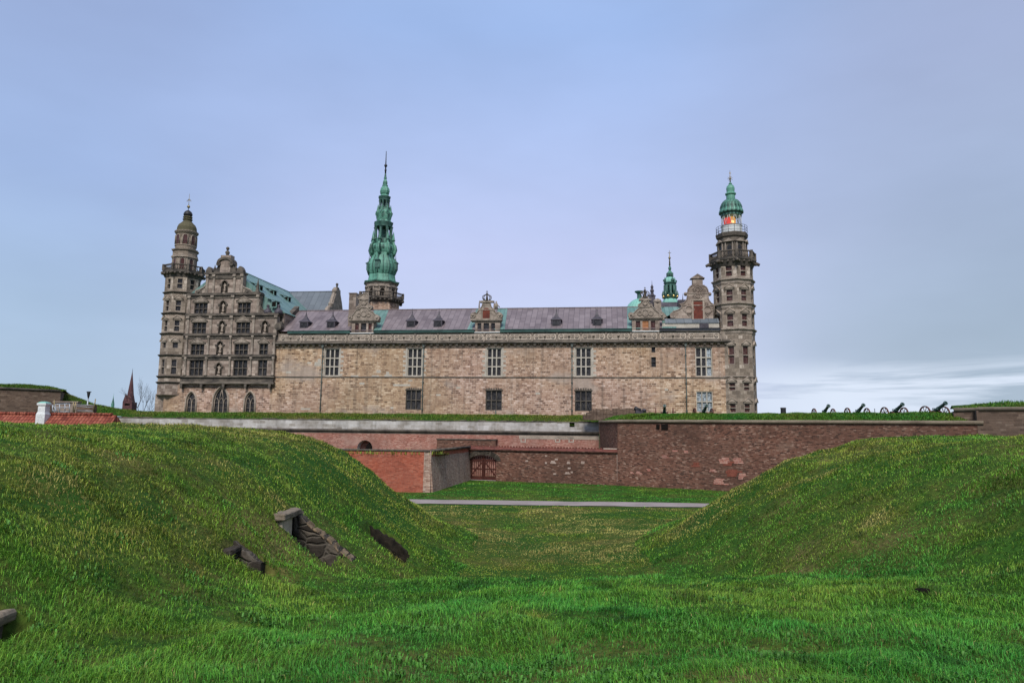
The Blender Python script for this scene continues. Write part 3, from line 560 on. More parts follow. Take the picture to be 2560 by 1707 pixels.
s_ = MB(); s_.quad((ugr-4.6,1.6,ze_),(ugr,1.6,zr_-1.6),(ugr,11.5,zr_-1.6),(ugr-4.6,11.5,ze_)); s_.quad((ugr,1.6,zr_-1.6),(ugr+3.,1.6,ze_),(ugr+3.,11.5,ze_),(ugr,11.5,zr_-1.6)); part('roof', s_, M['green_roof'], gw)
# ridge piece and pinnacles behind the crowned dormer
a, b = FP(1640,760,7.5)[0], FP(1712,760,7.5)[0]; z1_ = FP(1680,755.5,7.5)[1]
s_ = MB(); s_.quad((a,6.6,RZ-.3),(b,6.6,RZ-.3),(b,7.5,z1_),(a,7.5,z1_)); s_.quad((b,8.4,RZ-.3),(a,8.4,RZ-.3),(a,7.5,z1_),(b,7.5,z1_)); s_.quad((a,8.4,RZ-.3),(a,6.6,RZ-.3),(a,7.5,z1_)); part('ridge_roof', s_, M['lead'], gw)
u_, z_ = FP(1630.5, 757, 4); s_ = MB(); s_.box(u_-.42, u_+.42, 3.6, 4.4, z_-3, z_+.95); s_.lathe(u_, 4., [(.55,z_+.95),(.5,z_+1.1),(.28,z_+1.2),(.2,z_+1.5),(.3,z_+1.75),(.16,z_+2.1),(.22,z_+2.35),(.04,z_+2.7),(.015,z_+3.3)], 8); part('pinnacle', s_, M['lead'], gw)
u_, z_ = FP(1643.5, 765, 3); s_ = MB(); s_.box(u_-.5, u_+.5, 2.6, 3.4, z_-2.6, z_+.5); s_.lathe(u_, 3., [(.6,z_+.5),(.62,z_+.7),(.45,z_+.95),(.1,z_+1.1)], 8); part('stone_pinnacle', s_, M['carved'], gw)
q = MB(); q.prism(pxl([(1636,768),(1643,770),(1652,778),(1660,783),(1668,792),(1668,800),(1655,800),(1646,784)], 2.), 1.8, 2.6); part('scroll_buttress', q, M['carved'], gw)
u_, z_ = FP(1707, 752, 6); s_ = MB(); s_.box(u_-.7, u_+1.6, 5.6, 6.8, z_-1.4, z_+.1); s_.lathe(u_, 6., [(.1,z_),(.05,z_+.5),(.01,z_+1.1)], 6); part('small_dormer', s_, M['lead'], gw)
# ------------------------------------------------------------------ gabled house front at the west end (left)
uc = FP(561, 700)[0]                                                     # axis of the gable
house = thing('gabled_house', 'narrow grey stone house front with statues, pilasters and a tall scrolled gable', 'gabled house', (uc, 0, ZB))
Zf = [10.98+1.2, 13.0, 16.15, 18.95, 21.95, 25.0, 28.45]
def zz(y, x=560, d=-.3): return FP(x, y, d)[1]
zA, zB_, zC, zD, zE, zF_, zG = zz(957.7), zz(942), zz(890.7), zz(837.6), zz(787.6), zz(736.5), zz(685)
def ux(x, y): return FP(x, y, -.3)[0]
uLh = ux(458, 900); uRb = ux(687, 880); uRc = ux(694, 800); uRd = ux(651, 745)
YF = -.35
# ground storey with three pointed windows
arch = []
for x0, x1, y0 in ((466, 488.5, 981), (533.5, 568.5, 969), (612.5, 636, 981)):
    cx = (x0+x1)/2; arch.append((FP(x0,1010)[0], FP(x1,1010)[0], 7.2, FP(cx,y0)[1]))
w_ = wall(MB(), U_L+.6, UL-.5, ZB, zA+.12, arch, 0., .6, .4)
def pointed(a, b, ct, zs, n=7):                                          # pointed arch outline from left springing to right
    w = b-a; out = []
    h = ct-zs
    for i in range(n+1):
        t = i/n; ang = t*math.radians(72); x = a+w*.72*(1-math.cos(ang))/(.72*2*(1-math.cos(math.radians(72))))
        out.append((x, zs+h*math.sin(ang)/math.sin(math.radians(72))))
    return out+[(2*((a+b)/2)-x, z) for x, z in out[::-1][1:]]
for a, b, c, d in arch:
    zs = d-(b-a)*.95; o_ = pointed(a, b, d, zs); n = len(o_)//2
    w_.prism(o_[:n+1]+[(a, d)], 0., .4); w_.prism(o_[n:]+[(b, d)], 0., .4)
part('ground_storey_wall', w_, M['stone'], house)
for i, (a, b, c, d) in enumerate(arch):
    zs = d-(b-a)*.95; f = MB(); o_ = pointed(a+.06, b-.06, d-.06, zs); rim(f, [(a+.06, c)]+o_+[(b-.06, c)], .16, .07)
    nl = 3 if i == 1 else 2; w = (b-a)/nl
    for k in range(1, nl): f.box(a+k*w-.045, a+k*w+.045, .14, .26, c, zs+.1)
    for k in range(nl):
        oo = pointed(a+k*w+.05, a+(k+1)*w-.05, zs+w*.8, zs-.15, 4); f.tube([(x, .2, z) for x, z in oo], .04, 5)
    if nl == 3: f.tube([(a+w, .2, zs+.1), ((a+b)/2, .2, d-.15)], .05, 5); f.tube([(b-w, .2, zs+.1), ((a+b)/2, .2, d-.15)], .05, 5)
    for zz_ in np.arange(c+.5, zs, .72): f.box(a+.1, b-.1, .24, .27, zz_-.012, zz_+.012)
    fr_ = part('arched_window', f, M['frieze'], house)
    p = MB(); p.prism(pointed(a+.01, b-.01, d-.02, zs)+[(b-.01, c), (a+.01, c)], .3, .34); part('pane', p, M['glass'], fr_)
    q = MB(); oo = pointed(a-.14, b+.14, d+.2, zs)
    q.tube([(a-.14, -.02, c)]+[(x, -.02, z) for x, z in oo]+[(b+.14, -.02, c)], .14, 6); part('window_arch', q, M['frieze'], fr_)
# upper storeys, projecting on consoles
rows = {'C': [(473.5,508.6,900,940.5), (583,618.5,900,940.5), (644.7,668,900,940)], 'B': [(477,511,860,889.5), (586,620.5,859.5,889.5), (648,670.3,859,889)],
        'A': [(480.5,516,806,835.5), (590.5,625.5,805.5,835)], 'D': [(485.8,519.3,757,786), (594,627.2,756.5,785)]}
H = {k: holes_px(v, -.3) for k, v in rows.items()}
niches = holes_px([(541,553,908,941.5), (543.5,556.5,854,890), (548.5,562,803,836.5), (655.5,669.5,803,836), (551,564.5,753,786.5), (555,568,703,735.5)], -.3)
def hz(hs, lo, hi): return [(a, b, lo+max(.12, c-lo), min(d, hi-.3)) for a, b, c, d in hs]
allh = [h for v in H.values() for h in v]+niches
w_ = MB()
for u1, z0, z1 in ((uRb, zA, zC), (uRb+.05, zC, zD), (uRc, zD, zE), (uRd, zE, zF_)):
    hs = [h for h in allh if h[2] >= z0-.25 and h[3] <= z1+.1]
    hs = [(a, b, max(c, z0+.06), min(d, z1-.05)) for a, b, c, d in hs]
    wall(w_, uLh, u1, z0, z1, hs, YF, .9, .45)
uG0, uG1 = FP(515, 700, -.3)[0], FP(609, 700, -.3)[0]
hs = [(a, b, max(c, zF_+.06), d) for a, b, c, d in niches[5:]]
wall(w_, uG0, uG1, zF_, zG, hs, YF, .9, .45)
part('wall', w_, M['stone_grey'], house)
for k, v in H.items():
    for i, (a, b, c, d) in enumerate(v):
        z0 = {'C': zB_, 'B': zC, 'A': zD, 'D': zE}[k]; nl = 2 if b-a < 1.7 else 3
        window(house, a, b, max(c, z0+.06), d, nl, 2, YF, .22, .10, .12, 'dark_stone', 'glass', (.78, .22) if k != 'C' else None)
for a, b, c, d in niches:                                                 # shell-headed niches with small side brackets
    f = MB(); m_ = (a+b)/2; q = [(a-.05, c)]+[(m_+(b-a)/2*1.12*math.cos(math.pi*(1-t/8)), d-(b-a)/2+(b-a)/2*1.12*math.sin(math.pi*t/8)) for t in range(9)]+[(b+.05, c)]
    f.tube([(x, YF-.03, z) for x, z in q], .09, 6); f.box(a-.35, a-.06, YF-.16, YF+.02, d-.62, d-.42); f.box(b+.06, b+.35, YF-.16, YF+.02, d-.62, d-.42)
    f.lathe(m_, YF-.05, [(.10,d+.02),(.13,d+.12),(.03,d+.32)], 6)
    o_ = part('niche', f, M['dark_stone'], house)
    p = MB(); p.box(a+.005, b-.005, YF+.40, YF+.44, c+.005, d-.005); part('niche_back', p, M['dark_stone'], o_)
# entablatures between the storeys
for z_, u1, hh in ((zA, uRb, .22), (zB_, uRb, .16), (zC, uRb, .26), (zD, uRb+.1, .26), (zE, uRc, .28), (zF_, uRd, .28)):
    s_ = MB(); s_.box(uLh-.05, u1+.22, YF-.30, YF+.9, z_-hh/2, z_+hh/2); s_.box(uLh-.05, u1+.1, YF-.14, YF+.88, z_+hh/2, z_+hh/2+.14); s_.box(uLh-.02, u1+.06, YF-.10, YF-.001, z_-hh/2-.42, z_-hh/2-.003) if z_ > zB_+.1 else None
    part('entablature', s_, M['ledge'] if z_ < zC else M['dark_stone'], house)
s_ = MB(); s_.box(uLh, uRb+.03, YF-.05, YF-.001, zA+.26, zB_-.1); part('parapet_band', s_, M['dark_stone'], house)
f = MB()
for x in (458, 508, 563, 618, 678):
    u_ = FP(x, 965)[0]; f.prism([(u_-.22, zA-.12), (u_+.22, zA-.12), (u_+.14, zA-.8), (u_-.14, zA-.8)], -.62, -.001); f.ball((u_, -.5, zA-.5), .2, 6)
f.box(uLh, uRb, -.12, -.001, zA-.62, zA-.46); part('console_row', f, M['dark_stone'], house)
for xs, z0, z1 in (((463.5, 516, 574.5, 627, 683), zB_+.16, zC-.14), ((467, 521, 576.5, 631, 686), zC+.16, zD-.14), ((470, 527, 579, 634, 690), zD+.16, zE-.14), ((473.5, 531, 582, 645), zE+.16, zF_-.14), ((518, 534.5, 586, 605), zF_+.16, zG-.1)):
    zm = (z0+z1)/2
    for x in xs:
        ym = 915 if z1 < zC else 864 if z1 < zD else 812 if z1 < zE else 762 if z1 < zF_ else 711
        u_ = FP(x, ym, -.4)[0]; q = MB(); r_ = .17
        if z1 < zD: q.lathe(u_, YF-.12, [(r_*1.5,z0),(r_*1.5,z0+.2),(r_,z0+.28),(r_*1.05,zm),(r_*.85,z1-.4),(r_*1.4,z1-.25),(r_*1.5,z1)], 8, 0, True)
        else: q.box(u_-r_, u_+r_, YF-.13, YF-.001, z0, z1-.35); q.box(u_-r_*1.5, u_+r_*1.5, YF-.3, YF-.001, z1-.35, z1)
        part('pilaster', q, M['carved'], house)
# gable: side scrolls, cornice, crowning shaft with round hood and finial
def sc(pts, y0=-.3, y1=.3, r_=.11, m='carved', name='scroll'):
    g = MB(); P_ = pxl(pts, -.2); g.prism(P_, y0, y1); rim(g, P_, y0-.02, r_); return part(name, g, M[m], house)
sc([(517,712),(511,719),(503,723.5),(492,727),(489,731),(492,735.5),(516,735.5)]); sc([(603,703),(605,713),(611,719),(620,722),(627,725),(630,730),(626,735.5),(604,735.5)])
for x, y, r_ in ((498.5,731,.42),(620,730.5,.46)):
    g = MB(); u_, z_ = FP(x, y, -.2); g.disc(u_, z_, r_, -.42, .3, 12); g.ball((u_,-.44,z_), r_*.5, 6); part('volute', g, M['dark_stone'], house)
sc([(646,752),(651,756),(651,762),(653,770),(660,776),(668,781),(668,786),(646,786)], -.3, .3, .1, 'dark_stone')
for x, y in ((667.5,786),(694.5,786)):
    u_, z_ = FP(x, y, -.2); g = MB(); g.lathe(u_, 0., [(.5,z_),(.62,z_+.2),(.6,z_+.55),(.3,z_+.85),(.16,z_+1.0),(.2,z_+1.15)], 10, 0, True); g.ball((u_,0,z_+1.3), .26, 8); part('urn', g, M['lead'], house)
u_, z_ = FP(643, 731, -.1); g = MB(); g.box(u_-.45, u_+.45, -.4, .5, z_-.5, z_+.1); g.lathe(u_, 0., [(.36,z_+.1),(.28,z_+.4),(.16,z_+1.3),(.02,z_+2.1)], 4, math.pi/4); part('obelisk', g, M['dark_stone'], house)
a, b = FP(513, 686, -.3)[0], FP(612, 686, -.3)[0]
g = MB(); g.box(a, b, YF-.3, .7, zG-.05, zG+.2); g.box(a+.2, b-.2, YF-.12, .6, zG-.75, zG-.053); part('gable_cornice', g, M['dark_stone'], house)
for x0, x1, y, s_ in ((515.5,531,684.5,1),(593,609,684.5,-1)):             # dark half volutes on the cornice
    a, b = FP(x0,y,-.1)[0], FP(x1,y,-.1)[0]; w = b-a; z0 = zG+.2; h = 1.0
    P_ = [(a, z0)]+[(a+w*t, z0+h*math.sin(math.pi*(.12+.76*t))) for t in (0,.2,.4,.6,.8,1.)]+[(b, z0)]
    g = MB(); g.prism(P_, -.3, .5); part('half_volute', g, M['dark_stone'], house)
    x = b+.3 if s_ > 0 else a-.3; g = MB(); g.lathe(x, 0., [(.08,z0),(.08,z0+.45),(.2,z0+.6),(.22,z0+.75),(.1,z0+.95),(.015,z0+1.35)], 8, 0, True); part('small_finial', g, M['dark_stone'], house)
a, b = FP(551.5,670,-.1)[0], FP(577,670,-.1)[0]; z1 = zz(652, 564); m_ = (a+b)/2; z2 = zz(641, 564)
g = MB(); g.box(a, b, -.25, .8, zG+.2, z1+.9); g.box(a+.35, b-.35, -.29, -.2, zG+.5, z1-.2); part('gable_shaft', g, M['stone_grey'], house)
for s_ in (-1, 1):
    q = [(m_+s_*((b-a)/2+x), z) for x, z in ((0, zG+.2), (1.05, zG+.2), (.75, zG+.75), (.4, zG+1.3), (.3, z1), (0, z1))]
    g = MB(); g.prism(q, -.2, .5); part('shaft_bracket', g, M['dark_stone'], house)
ha, hb = FP(544.5,655,-.1)[0], FP(585,655,-.1)[0]; hm = (ha+hb)/2; hw = (hb-ha)/2; zt = zz(642.5, 565); zs = zz(659, 565)
P_ = [(hm+hw*math.cos(math.pi*t/14)*(1 if abs(math.cos(math.pi*t/14)) < .95 else 1.0), zs+(zt-zs)*math.sin(math.pi*t/14)**.75) for t in range(15)]
Pi = [(hm+(x-hm)*.72, zs+(z-zs)*.70-.02) for x, z in P_]
g = MB()
for i in range(14): g.prism([P_[i], P_[i+1], Pi[i+1], Pi[i]], -.45, .9)
g.disc(P_[0][0]-.28, zs-.05, .34, -.45, .8, 10); g.disc(P_[-1][0]+.28, zs-.05, .34, -.45, .8, 10)
part('round_hood', g, M['dark_stone'], house)
g = MB(); g.lathe(hm, .2, [(.42,zt-.1),(.42,zt+.12),(.2,zt+.25),(.22,zt+.5),(.36,zt+.75),(.3,zt+.95),(.13,zt+1.12),(.12,zt+1.25)], 8, 0, True); g.ball((hm,.2,zt+1.45), .27, 8); part('finial', g, M['dark_stone'], house)
# copper roof running back from the gable
zr, dr = 30.15, 22.; ue = FP(700, 790, 0)[0]+.6; ze = zE+.35; uw = 2*uc-ue
g = MB(); g.quad((ue,.5,ze),(ue,dr+8,ze),(uc,dr+8,zr),(uc,.5,zr)); g.quad((uw,dr+8,ze),(uw,.5,ze),(uc,.5,zr),(uc,dr+8,zr)); g.quad((uw,.5,ze),(ue,.5,ze),(uc,.5,zr))
g.quad((uw,.5,ze),(uw,dr+8,ze),(ue,dr+8,ze),(ue,.5,ze)); g.tube([(uc,.5,zr),(uc,dr,zr)], .12, 6); part('roof', g, M['green_roof'], house)
g = MB(); g.box(ue-.6, ue-.2, .6, dr+8, ZB, ze-.02); part('courtyard_wall', g, M['stone_grey'], house)
def on_roof(px, py):                                                      # point of the east slope under a pixel
    r_ = ray(px, py); o_ = Vector((0,0,EYE)); best = None
    for i in range(400):
        p = o_+r_*(60+i*.25); q = p-O; u_, d_ = q.dot(EU), q.dot(ED)
        zs_ = zr-(u_-uc)*(zr-ze)/(ue-uc)
        if .5 < d_ < dr+2 and p.z <= zs_+.02 and u_ > uc: return u_, d_, zs_
    return None
for px, py in ((648, 722), (683, 735), (719, 751), (690, 763)):
    pt = on_roof(px, py)
    if not pt: continue
    u_, d_, z_ = pt; g = MB(); k = .95; x1 = u_+.35
    hy = .48; g.box(u_-.5, x1, d_-hy, d_-hy+.1, z_-.5, z_+.5); g.box(u_-.5, x1, d_+hy-.1, d_+hy, z_-.5, z_+.5)
    A_ = [(x1+.2,d_-.66,z_+.50),(x1+.2,d_+.66,z_+.50),(u_-1.3,d_+.55,z_+1.05),(u_-1.3,d_-.55,z_+1.05)]
    g.add(A_+[(x,y,z-.08) for x,y,z in A_], [(0,1,2,3),(7,6,5,4),(0,4,5,1),(1,5,6,2),(2,6,7,3),(3,7,4,0)])
    o_ = part('roof_dormer', g, M['green_roof'], house); q = MB(); q.box(x1-.12, x1-.06, d_-.37, d_+.37, z_-.5, z_+.44); q.box(u_-.4, x1-.13, d_-.5, d_-.482, z_-.3, z_+.42); part('pane', q, M['dark'], o_)
# coped gable wall where the house meets the wing
g = MB(); a = FP(706, 790, 1)[0]
g.add([(a-.5,-.1,19.7),(a+.3,-.1,19.7),(a+.3,-.1,20.6),(a-.5,-.1,20.6),(a-.5,RD,RZ+.1),(a+.3,RD,RZ+.1),(a+.3,RD,RZ+.75),(a-.5,RD,RZ+.75)], [(0,1,2,3),(4,7,6,5),(1,5,6,2),(0,3,7,4),(3,2,6,7),(0,4,5,1)])
g.disc(a+.1, 20.4, .55, -.5, .3, 12); g.lathe(a+.05, .4, [(.5,20.6),(.55,21.),(.3,21.3)], 8); part('coping_wall', g, M['dark_stone'], house)
# statues standing in the niches
def make_statue():
    me = bpy.data.meshes.new('statue')
    J = [((0,0,.95),(.20,.17)), ((0,0,1.2),(.17,.14)), ((0,-.01,1.42),(.22,.15)), ((0,-.02,1.58),(.075,.075)), ((0,-.05,1.72),(.115,.13)), ((0,-.05,1.84),(.08,.09)),
         ((.24,0,1.46),(.085,.085)), ((.30,-.05,1.18),(.07,.07)), ((.16,-.2,1.05),(.055,.055)), ((-.24,0,1.46),(.085,.085)), ((-.31,-.1,1.2),(.07,.07)), ((-.18,-.2,1.38),(.055,.055)),
         ((.10,-.02,.5),(.16,.17)), ((.11,-.03,.1),(.16,.16)), ((-.10,0,.5),(.15,.16)), ((-.12,-.05,.1),(.15,.16))]
    E = [(0,1),(1,2),(2,3),(3,4),(4,5),(2,6),(6,7),(7,8),(2,9),(9,10),(10,11),(0,12),(12,13),(0,14),(14,15)]
    me.from_pydata([j[0] for j in J], E, []); me.materials.append(M['frieze'])
    o_ = bpy.data.objects.new('figure', me)
    o_.modifiers.new('skin', 'SKIN'); 
    for v, j in zip(me.skin_vertices[0].data, J): v.radius = j[1]
    me.skin_vertices[0].data[0].use_root = True
    o_.modifiers.new('sub', 'SUBSURF').levels = 1; o_.modifiers['sub'].render_levels = 1
    return o_
slabels = ['stone statue in the lowest niche of the gabled house, just above the arched windows', 'stone statue in the middle niche with horn brackets, second from the bottom', 'stone statue in the middle niche of the third storey from the bottom',
           'lone stone statue in the niche right of the windows of the gabled house', 'stone statue in the niche between the windows right below the gable', 'topmost stone statue, in the niche of the scrolled gable']
for i, (a, b, c, d) in enumerate(niches):
    zf = max(c, [zB_, zC, zD, zD, zE, zF_][i]+.14)
    t = thing('statue', slabels[i], 'statue', ((a+b)/2, YF+.1, zf), True, 'statues in the niches of the gabled house')
    k = (d-zf-.50)/1.95; t.rotation_euler = (0, 0, -TH+random.uniform(-.35,.35))
    if i == 0:
        fig0 = make_statue(); COL.objects.link(fig0); fg = fig0
    else: fg = fig0.copy(); COL.objects.link(fg)
    fg.parent = t; fg.location = (0, 0, .3); fg.scale = (k, k*.8, k)
    g = MB(); g.lathe((a+b)/2, YF+.1, [(.34,zf),(.34,zf+.1),(.28,zf+.14),(.28,zf+.28),(.36,zf+.32)], 8); part('pedestal', g, M['frieze'], t)
# ------------------------------------------------------------------ octagonal towers
OCT0 = -math.pi/2                                                        # a corner faces the front
def facets(): return [OCT0+math.pi/8*(2*k+1) for k in range(8)]
def octo(mb, cx, cy, prof): return mb.lathe(cx, cy, prof, 8, OCT0)
def balustrade(t, cx, cy, rr, z0, z1, m, nb=7, oct_=True):
    g = MB(); n = 8; h = z1-z0
    cor = [(cx+rr*math.cos(OCT0+k*math.pi/4), cy+rr*math.sin(OCT0+k*math.pi/4)) for k in range(8)]
    for k in range(8):
        (xa, ya), (xb, yb) = cor[k], cor[(k+1) % 8]
        g.box(xa-.17, xa+.17, ya-.17, ya+.17, z0+.012, z1+.06)
        for j in range(1, nb):
            s_ = j/nb; x, y = xa+(xb-xa)*s_, ya+(yb-ya)*s_
            g.lathe(x, y, [(.06,z0+.1),(.10,z0+h*.35),(.045,z0+h*.6),(.08,z1-.1)], 6, 0, True)
    for zz0, zz1, w in ((z0+.0, z0+.13, .12), (z1-.14, z1, .15)):
        vs = []; fs = []
        for k in range(8):
            for q, zq in ((rr-w, zz0), (rr+w, zz0), (rr+w, zz1), (rr-w, zz1)):
                a_ = OCT0+k*math.pi/4; vs.append((cx+q*math.cos(a_), cy+q*math.sin(a_), zq))
        for k in range(8):
            j = (k+1) % 8
            for q in range(4): fs.append((k*4+q, j*4+q, j*4+(q+1)%4, k*4+(q+1)%4))
        g.add(vs, fs)
    return part('balustrade', g, M[m], t)
def corbel_ring(g, cx, cy, rr, z, per=3):
    for k in range(8):
        for j in range(per):
            a0 = OCT0+k*math.pi/4; a1 = a0+math.pi/4; s_ = (j+.5)/per
            x = cx+rr*(math.cos(a0)*(1-s_)+math.cos(a1)*s_); y = cy+rr*(math.sin(a0)*(1-s_)+math.sin(a1)*s_); g.ball((x, y, z), .2, 6)
        g.ball((cx+(rr+.1)*math.cos(OCT0+k*math.pi/4), cy+(rr+.1)*math.sin(OCT0+k*math.pi/4), z+.05), .28, 6)
def oct_windows(t, cx, cy, Rr, specs, wins, w=.98, rows=2, pm='glass_red', fm='carved', only=(6,7,0,1,5,2)):
    """eight-sided wall with real openings; specs: list of (z0, z1, (wz0, wz1, pediment)) storeys"""
    ap = Rr*math.cos(math.pi/8); side = 2*Rr*math.sin(math.pi/8)
    g = MB()
    for k, ph in enumerate(facets()):
        g.frame(cx+ap*math.cos(ph), cy+ap*math.sin(ph), ph)
        for z0, z1, ws in specs:
            hs = [(-w/2, w/2, ws[0], ws[1])] if ws else []
            wall(g, -side/2, side/2, z0, z1, hs, 0., .3, .25, False)
    shaft = part('shaft', g, M['stone_tower'], t)
    for k, ph in enumerate(facets()):
        fr = MB().frame(cx+ap*math.cos(ph), cy+ap*math.sin(ph), ph).fr
        vis = math.sin(ph) < .45
        if not vis: 
            for z0, z1, ws in specs:
                if ws: b_ = MB(); b_.fr = fr; b_.box(-w/2, w/2, .15, .2, ws[0], ws[1]); part('shutter', b_, M['lead'], t)
            continue
        for z0, z1, ws in specs:
            if ws: window(t, -w/2, w/2, ws[0], ws[1], 1, ws[3] if len(ws) > 3 else rows, 0., .16, .09, .13, fm, pm, (.62, .22) if ws[2] else None, 'frieze', fr)
    return shaft
# west tower
CxL = FP(459, 690, 1.9)[0]; dL = 1.9; RL = 2.56
def zl(y, x=448): return FP(x, y, dL)[1]
tw = thing('corner_tower', 'grey octagonal stone corner tower with mossy stone dome at the far left', 'tower', (CxL, dL, ZB))
zs = [zl(y, x) for y, x in ((1033,425),(996,430),(957.7,436),(943,438),(891,445),(838,450),(788,455),(737,458),(690,462))]
W = lambda y0, y1, x: (zl(y1, x), zl(y0, x))
oct_windows(tw, CxL, dL, RL, [(zs[2], zs[3], None), (zs[3], zs[4], (*W(901,939,438), False)), (zs[4], zs[5], (*W(860,875,443), True, 1)), (zs[5], zs[6], (*W(806,834,449), True)), (zs[6], zs[7], (*W(757,784,456), True)), (zs[7], zs[8]+.3, (*W(703,729,460), False))], None, .86, 2, 'glass', 'carved')
g = MB(); octo(g, CxL, dL, [(RL, zs[1]+.6), (RL, zs[2])]); octo(g, CxL, dL, [(1.2, zs[1]-.9), (1.6, zs[1]-.7), (2.3, zs[1]+.2), (RL+.12, zs[1]+.45), (RL+.12, zs[1]+.6)])
a = CxL-RL+.3; g.box(a, CxL+1., dL-1.4, dL+3, ZB, zs[1]+.5); part('tower_base', g, M['stone_grey'], tw)
for z_ in zs[2:8]:
    g = MB(); octo(g, CxL, dL, [(RL+.02,z_-.22),(RL+.08,z_-.2),(RL+.28,z_-.02),(RL+.28,z_+.06),(RL+.02,z_+.14)]); part('string_course', g, M['dark_stone'], tw)
zb0, zb1, zb2 = zl(694,460), zl(684,462), zl(669,463)
g = MB(); octo(g, CxL, dL, [(RL+.01,zb0-.4),(RL+.15,zb0),(RL+.46,zb1-.25),(RL+.46,zb1+.02)]); corbel_ring(g, CxL, dL, RL+.36, zb1-.42); part('balcony', g, M['dark_stone'], tw)
balustrade(tw, CxL, dL, RL+.33, zb1+.02, zb2, 'dark_stone', 7)
r1 = 1.78; z0, z1, z2 = zb1, zl(647,465), zl(631,466.5)
g = MB(); octo(g, CxL, dL, [(r1,z0),(r1,z1-.15),(r1+.22,z1-.05),(r1+.22,z1+.12),(r1+.02,z1+.2),(r1+.02,z2-.1),(r1+.2,z2+.05),(r1+.26,z2+.22),(r1-.2,z2+.35)]); dr1 = part('drum', g, M['stone_tower'], tw)
ap = r1*math.cos(math.pi/8)
for ph in facets():
    g = MB().frame(CxL+ap*math.cos(ph), dL+ap*math.sin(ph), ph); zt_ = zl(651,465)
    g.prism([(-.26,z0+.15),(.26,z0+.15),(.26,zt_-.25),(.16,zt_-.06),(0,zt_),(-.16,zt_-.06),(-.26,zt_-.25)], -.012, .05); part('arched_door', g, M['glass_red'], dr1)
    g = MB().frame(CxL+ap*math.cos(ph), dL+ap*math.sin(ph), ph); g.prism([(-.62,zt_+.35),(.62,zt_+.35),(0,zt_+.7)], -.2, .02); g.box(-.42,-.3,-.1,.02,z0+.1,zt_+.3); g.box(.3,.42,-.1,.02,z0+.1,zt_+.3); part('door_surround', g, M['carved'], dr1)
r2 = 1.5; z3, z4 = z2+.3, zl(583,472)
g = MB(); zb_ = zl(618,468)
g.lathe(CxL, dL, [(r2,z3-.1),(r2,zb_-.08),(r2+.1,zb_),(r2+.1,zb_+.1),(r2,zb_+.15),(r2-.02,z4-.35),(r2+.1,z4-.25),(r2+.24,z4-.02),(r2+.24,z4+.12),(r2-.1,z4+.22)], 24); up = part('upper_drum', g, M['stone_tower'], tw)
for k in range(8):
    ph = OCT0+math.pi/8+k*math.pi/4+.1; z5, z6 = zl(614,469), zl(592,470)
    g = MB().frame(CxL+(r2-.05)*math.cos(ph), dL+(r2-.05)*math.sin(ph), ph)
    g.prism([(-.3,z5),(.3,z5),(.3,z6-.3),(.2,z6-.08),(0,z6),(-.2,z6-.08),(-.3,z6-.3)], -.08, .3); part('arched_opening', g, M['glass_red'], up)
    g = MB().frame(CxL+(r2-.05)*math.cos(ph), dL+(r2-.05)*math.sin(ph), ph)
    g.tube([(-.36,-.08,z5),(-.36,-.08,z6-.3),(-.25,-.08,z6-.02),(0,-.08,z6+.08),(.25,-.08,z6-.02),(.36,-.08,z6-.3),(.36,-.08,z5)], .06, 5); part('opening_surround', g, M['frieze'], up)
zd, zn0, zn1, zo = zl(579,472), zl(555,474), zl(541,475.5), zl(530,476.5)
g = MB(); r3 = 1.42
g.lathe(CxL, dL, [(r3+.1,zd-.1),(r3+.05,zd+.1),(r3,zd+.55),(r3*.86,zd+1.0),(r3*.6,zn0-.2),(.62,zn0+.1),(.58,zn0+.25)], 16, 0, False); part('dome', g, M['slate_dome'], tw)
g = MB(); g.lathe(CxL, dL, [(.55,zn0+.2),(.74,zn0+.3),(.74,zn0+.4),(.56,zn0+.5),(.56,zn1-.35),(.7,zn1-.25),(.7,zn1-.1),(.5,zn1)], 12); part('lantern_neck', g, M['slate_dome'], tw)
g = MB(); g.lathe(CxL, dL, [(.5,zn1-.05),(.66,zn1+.15),(.66,zn1+.4),(.5,zn1+.72),(.2,zn1+.95),(.1,zo+.25)], 12, 0, True); part('small_dome', g, M['iron'], tw)
zball, zx, ztop = zl(517,477.5), zl(501,479), zl(484.5,480)
g = MB(); g.tube([(CxL,dL,zo),(CxL,dL,ztop)], [.06,.025], 6); g.ball((CxL,dL,zball), .24, 10); g.tube([(CxL-.32,dL,zx),(CxL+.32,dL,zx)], .05, 5)
for s_ in (-1,1): g.tube([(CxL+s_*.3,dL,zx),(CxL+s_*.34,dL,zx-.22)], .04, 5); g.tube([(CxL,dL,zx+.25),(CxL+s_*.16,dL,zx+.08)], .04, 5)
part('weathervane', g, M['gold_rod'], tw)
# lighthouse tower (east)
dR = 2.0; CxR = FP(1831.8, 672, dR)[0]; RRt = 2.72
def zr_t(y, x=1840): return FP(x, y, dR)[1]
lt = thing('lighthouse_tower', 'tall octagonal stone tower with lit lighthouse lantern and green copper dome', 'lighthouse tower', (CxR, dR, ZB))
xt = lambda y: 1832+(y-670)*.0255
def Wt(y0, y1): return (zr_t(y1, xt(y1)), zr_t(y0, xt(y0)))
ys = [944, 828.5, 766, 706.5, 668]; zs = [zr_t(y, xt(y)) for y in ys]
oct_windows(lt, CxR, dR, RRt, [(ZB, zr_t(1000, 1846), (*Wt(1010,1032), True, 2)), (zr_t(1000,1846), zs[0], (*Wt(959,979), True, 2)), (zs[0], zs[1], (*Wt(869,915), True)), (zs[1], zs[2], (*Wt(791,823), True)), (zs[2], zs[3], (*Wt(731.5,760.5), True)), (zs[3], zs[4]+.2, (*Wt(672,700), False))], None, .98, 2, 'glass_red')
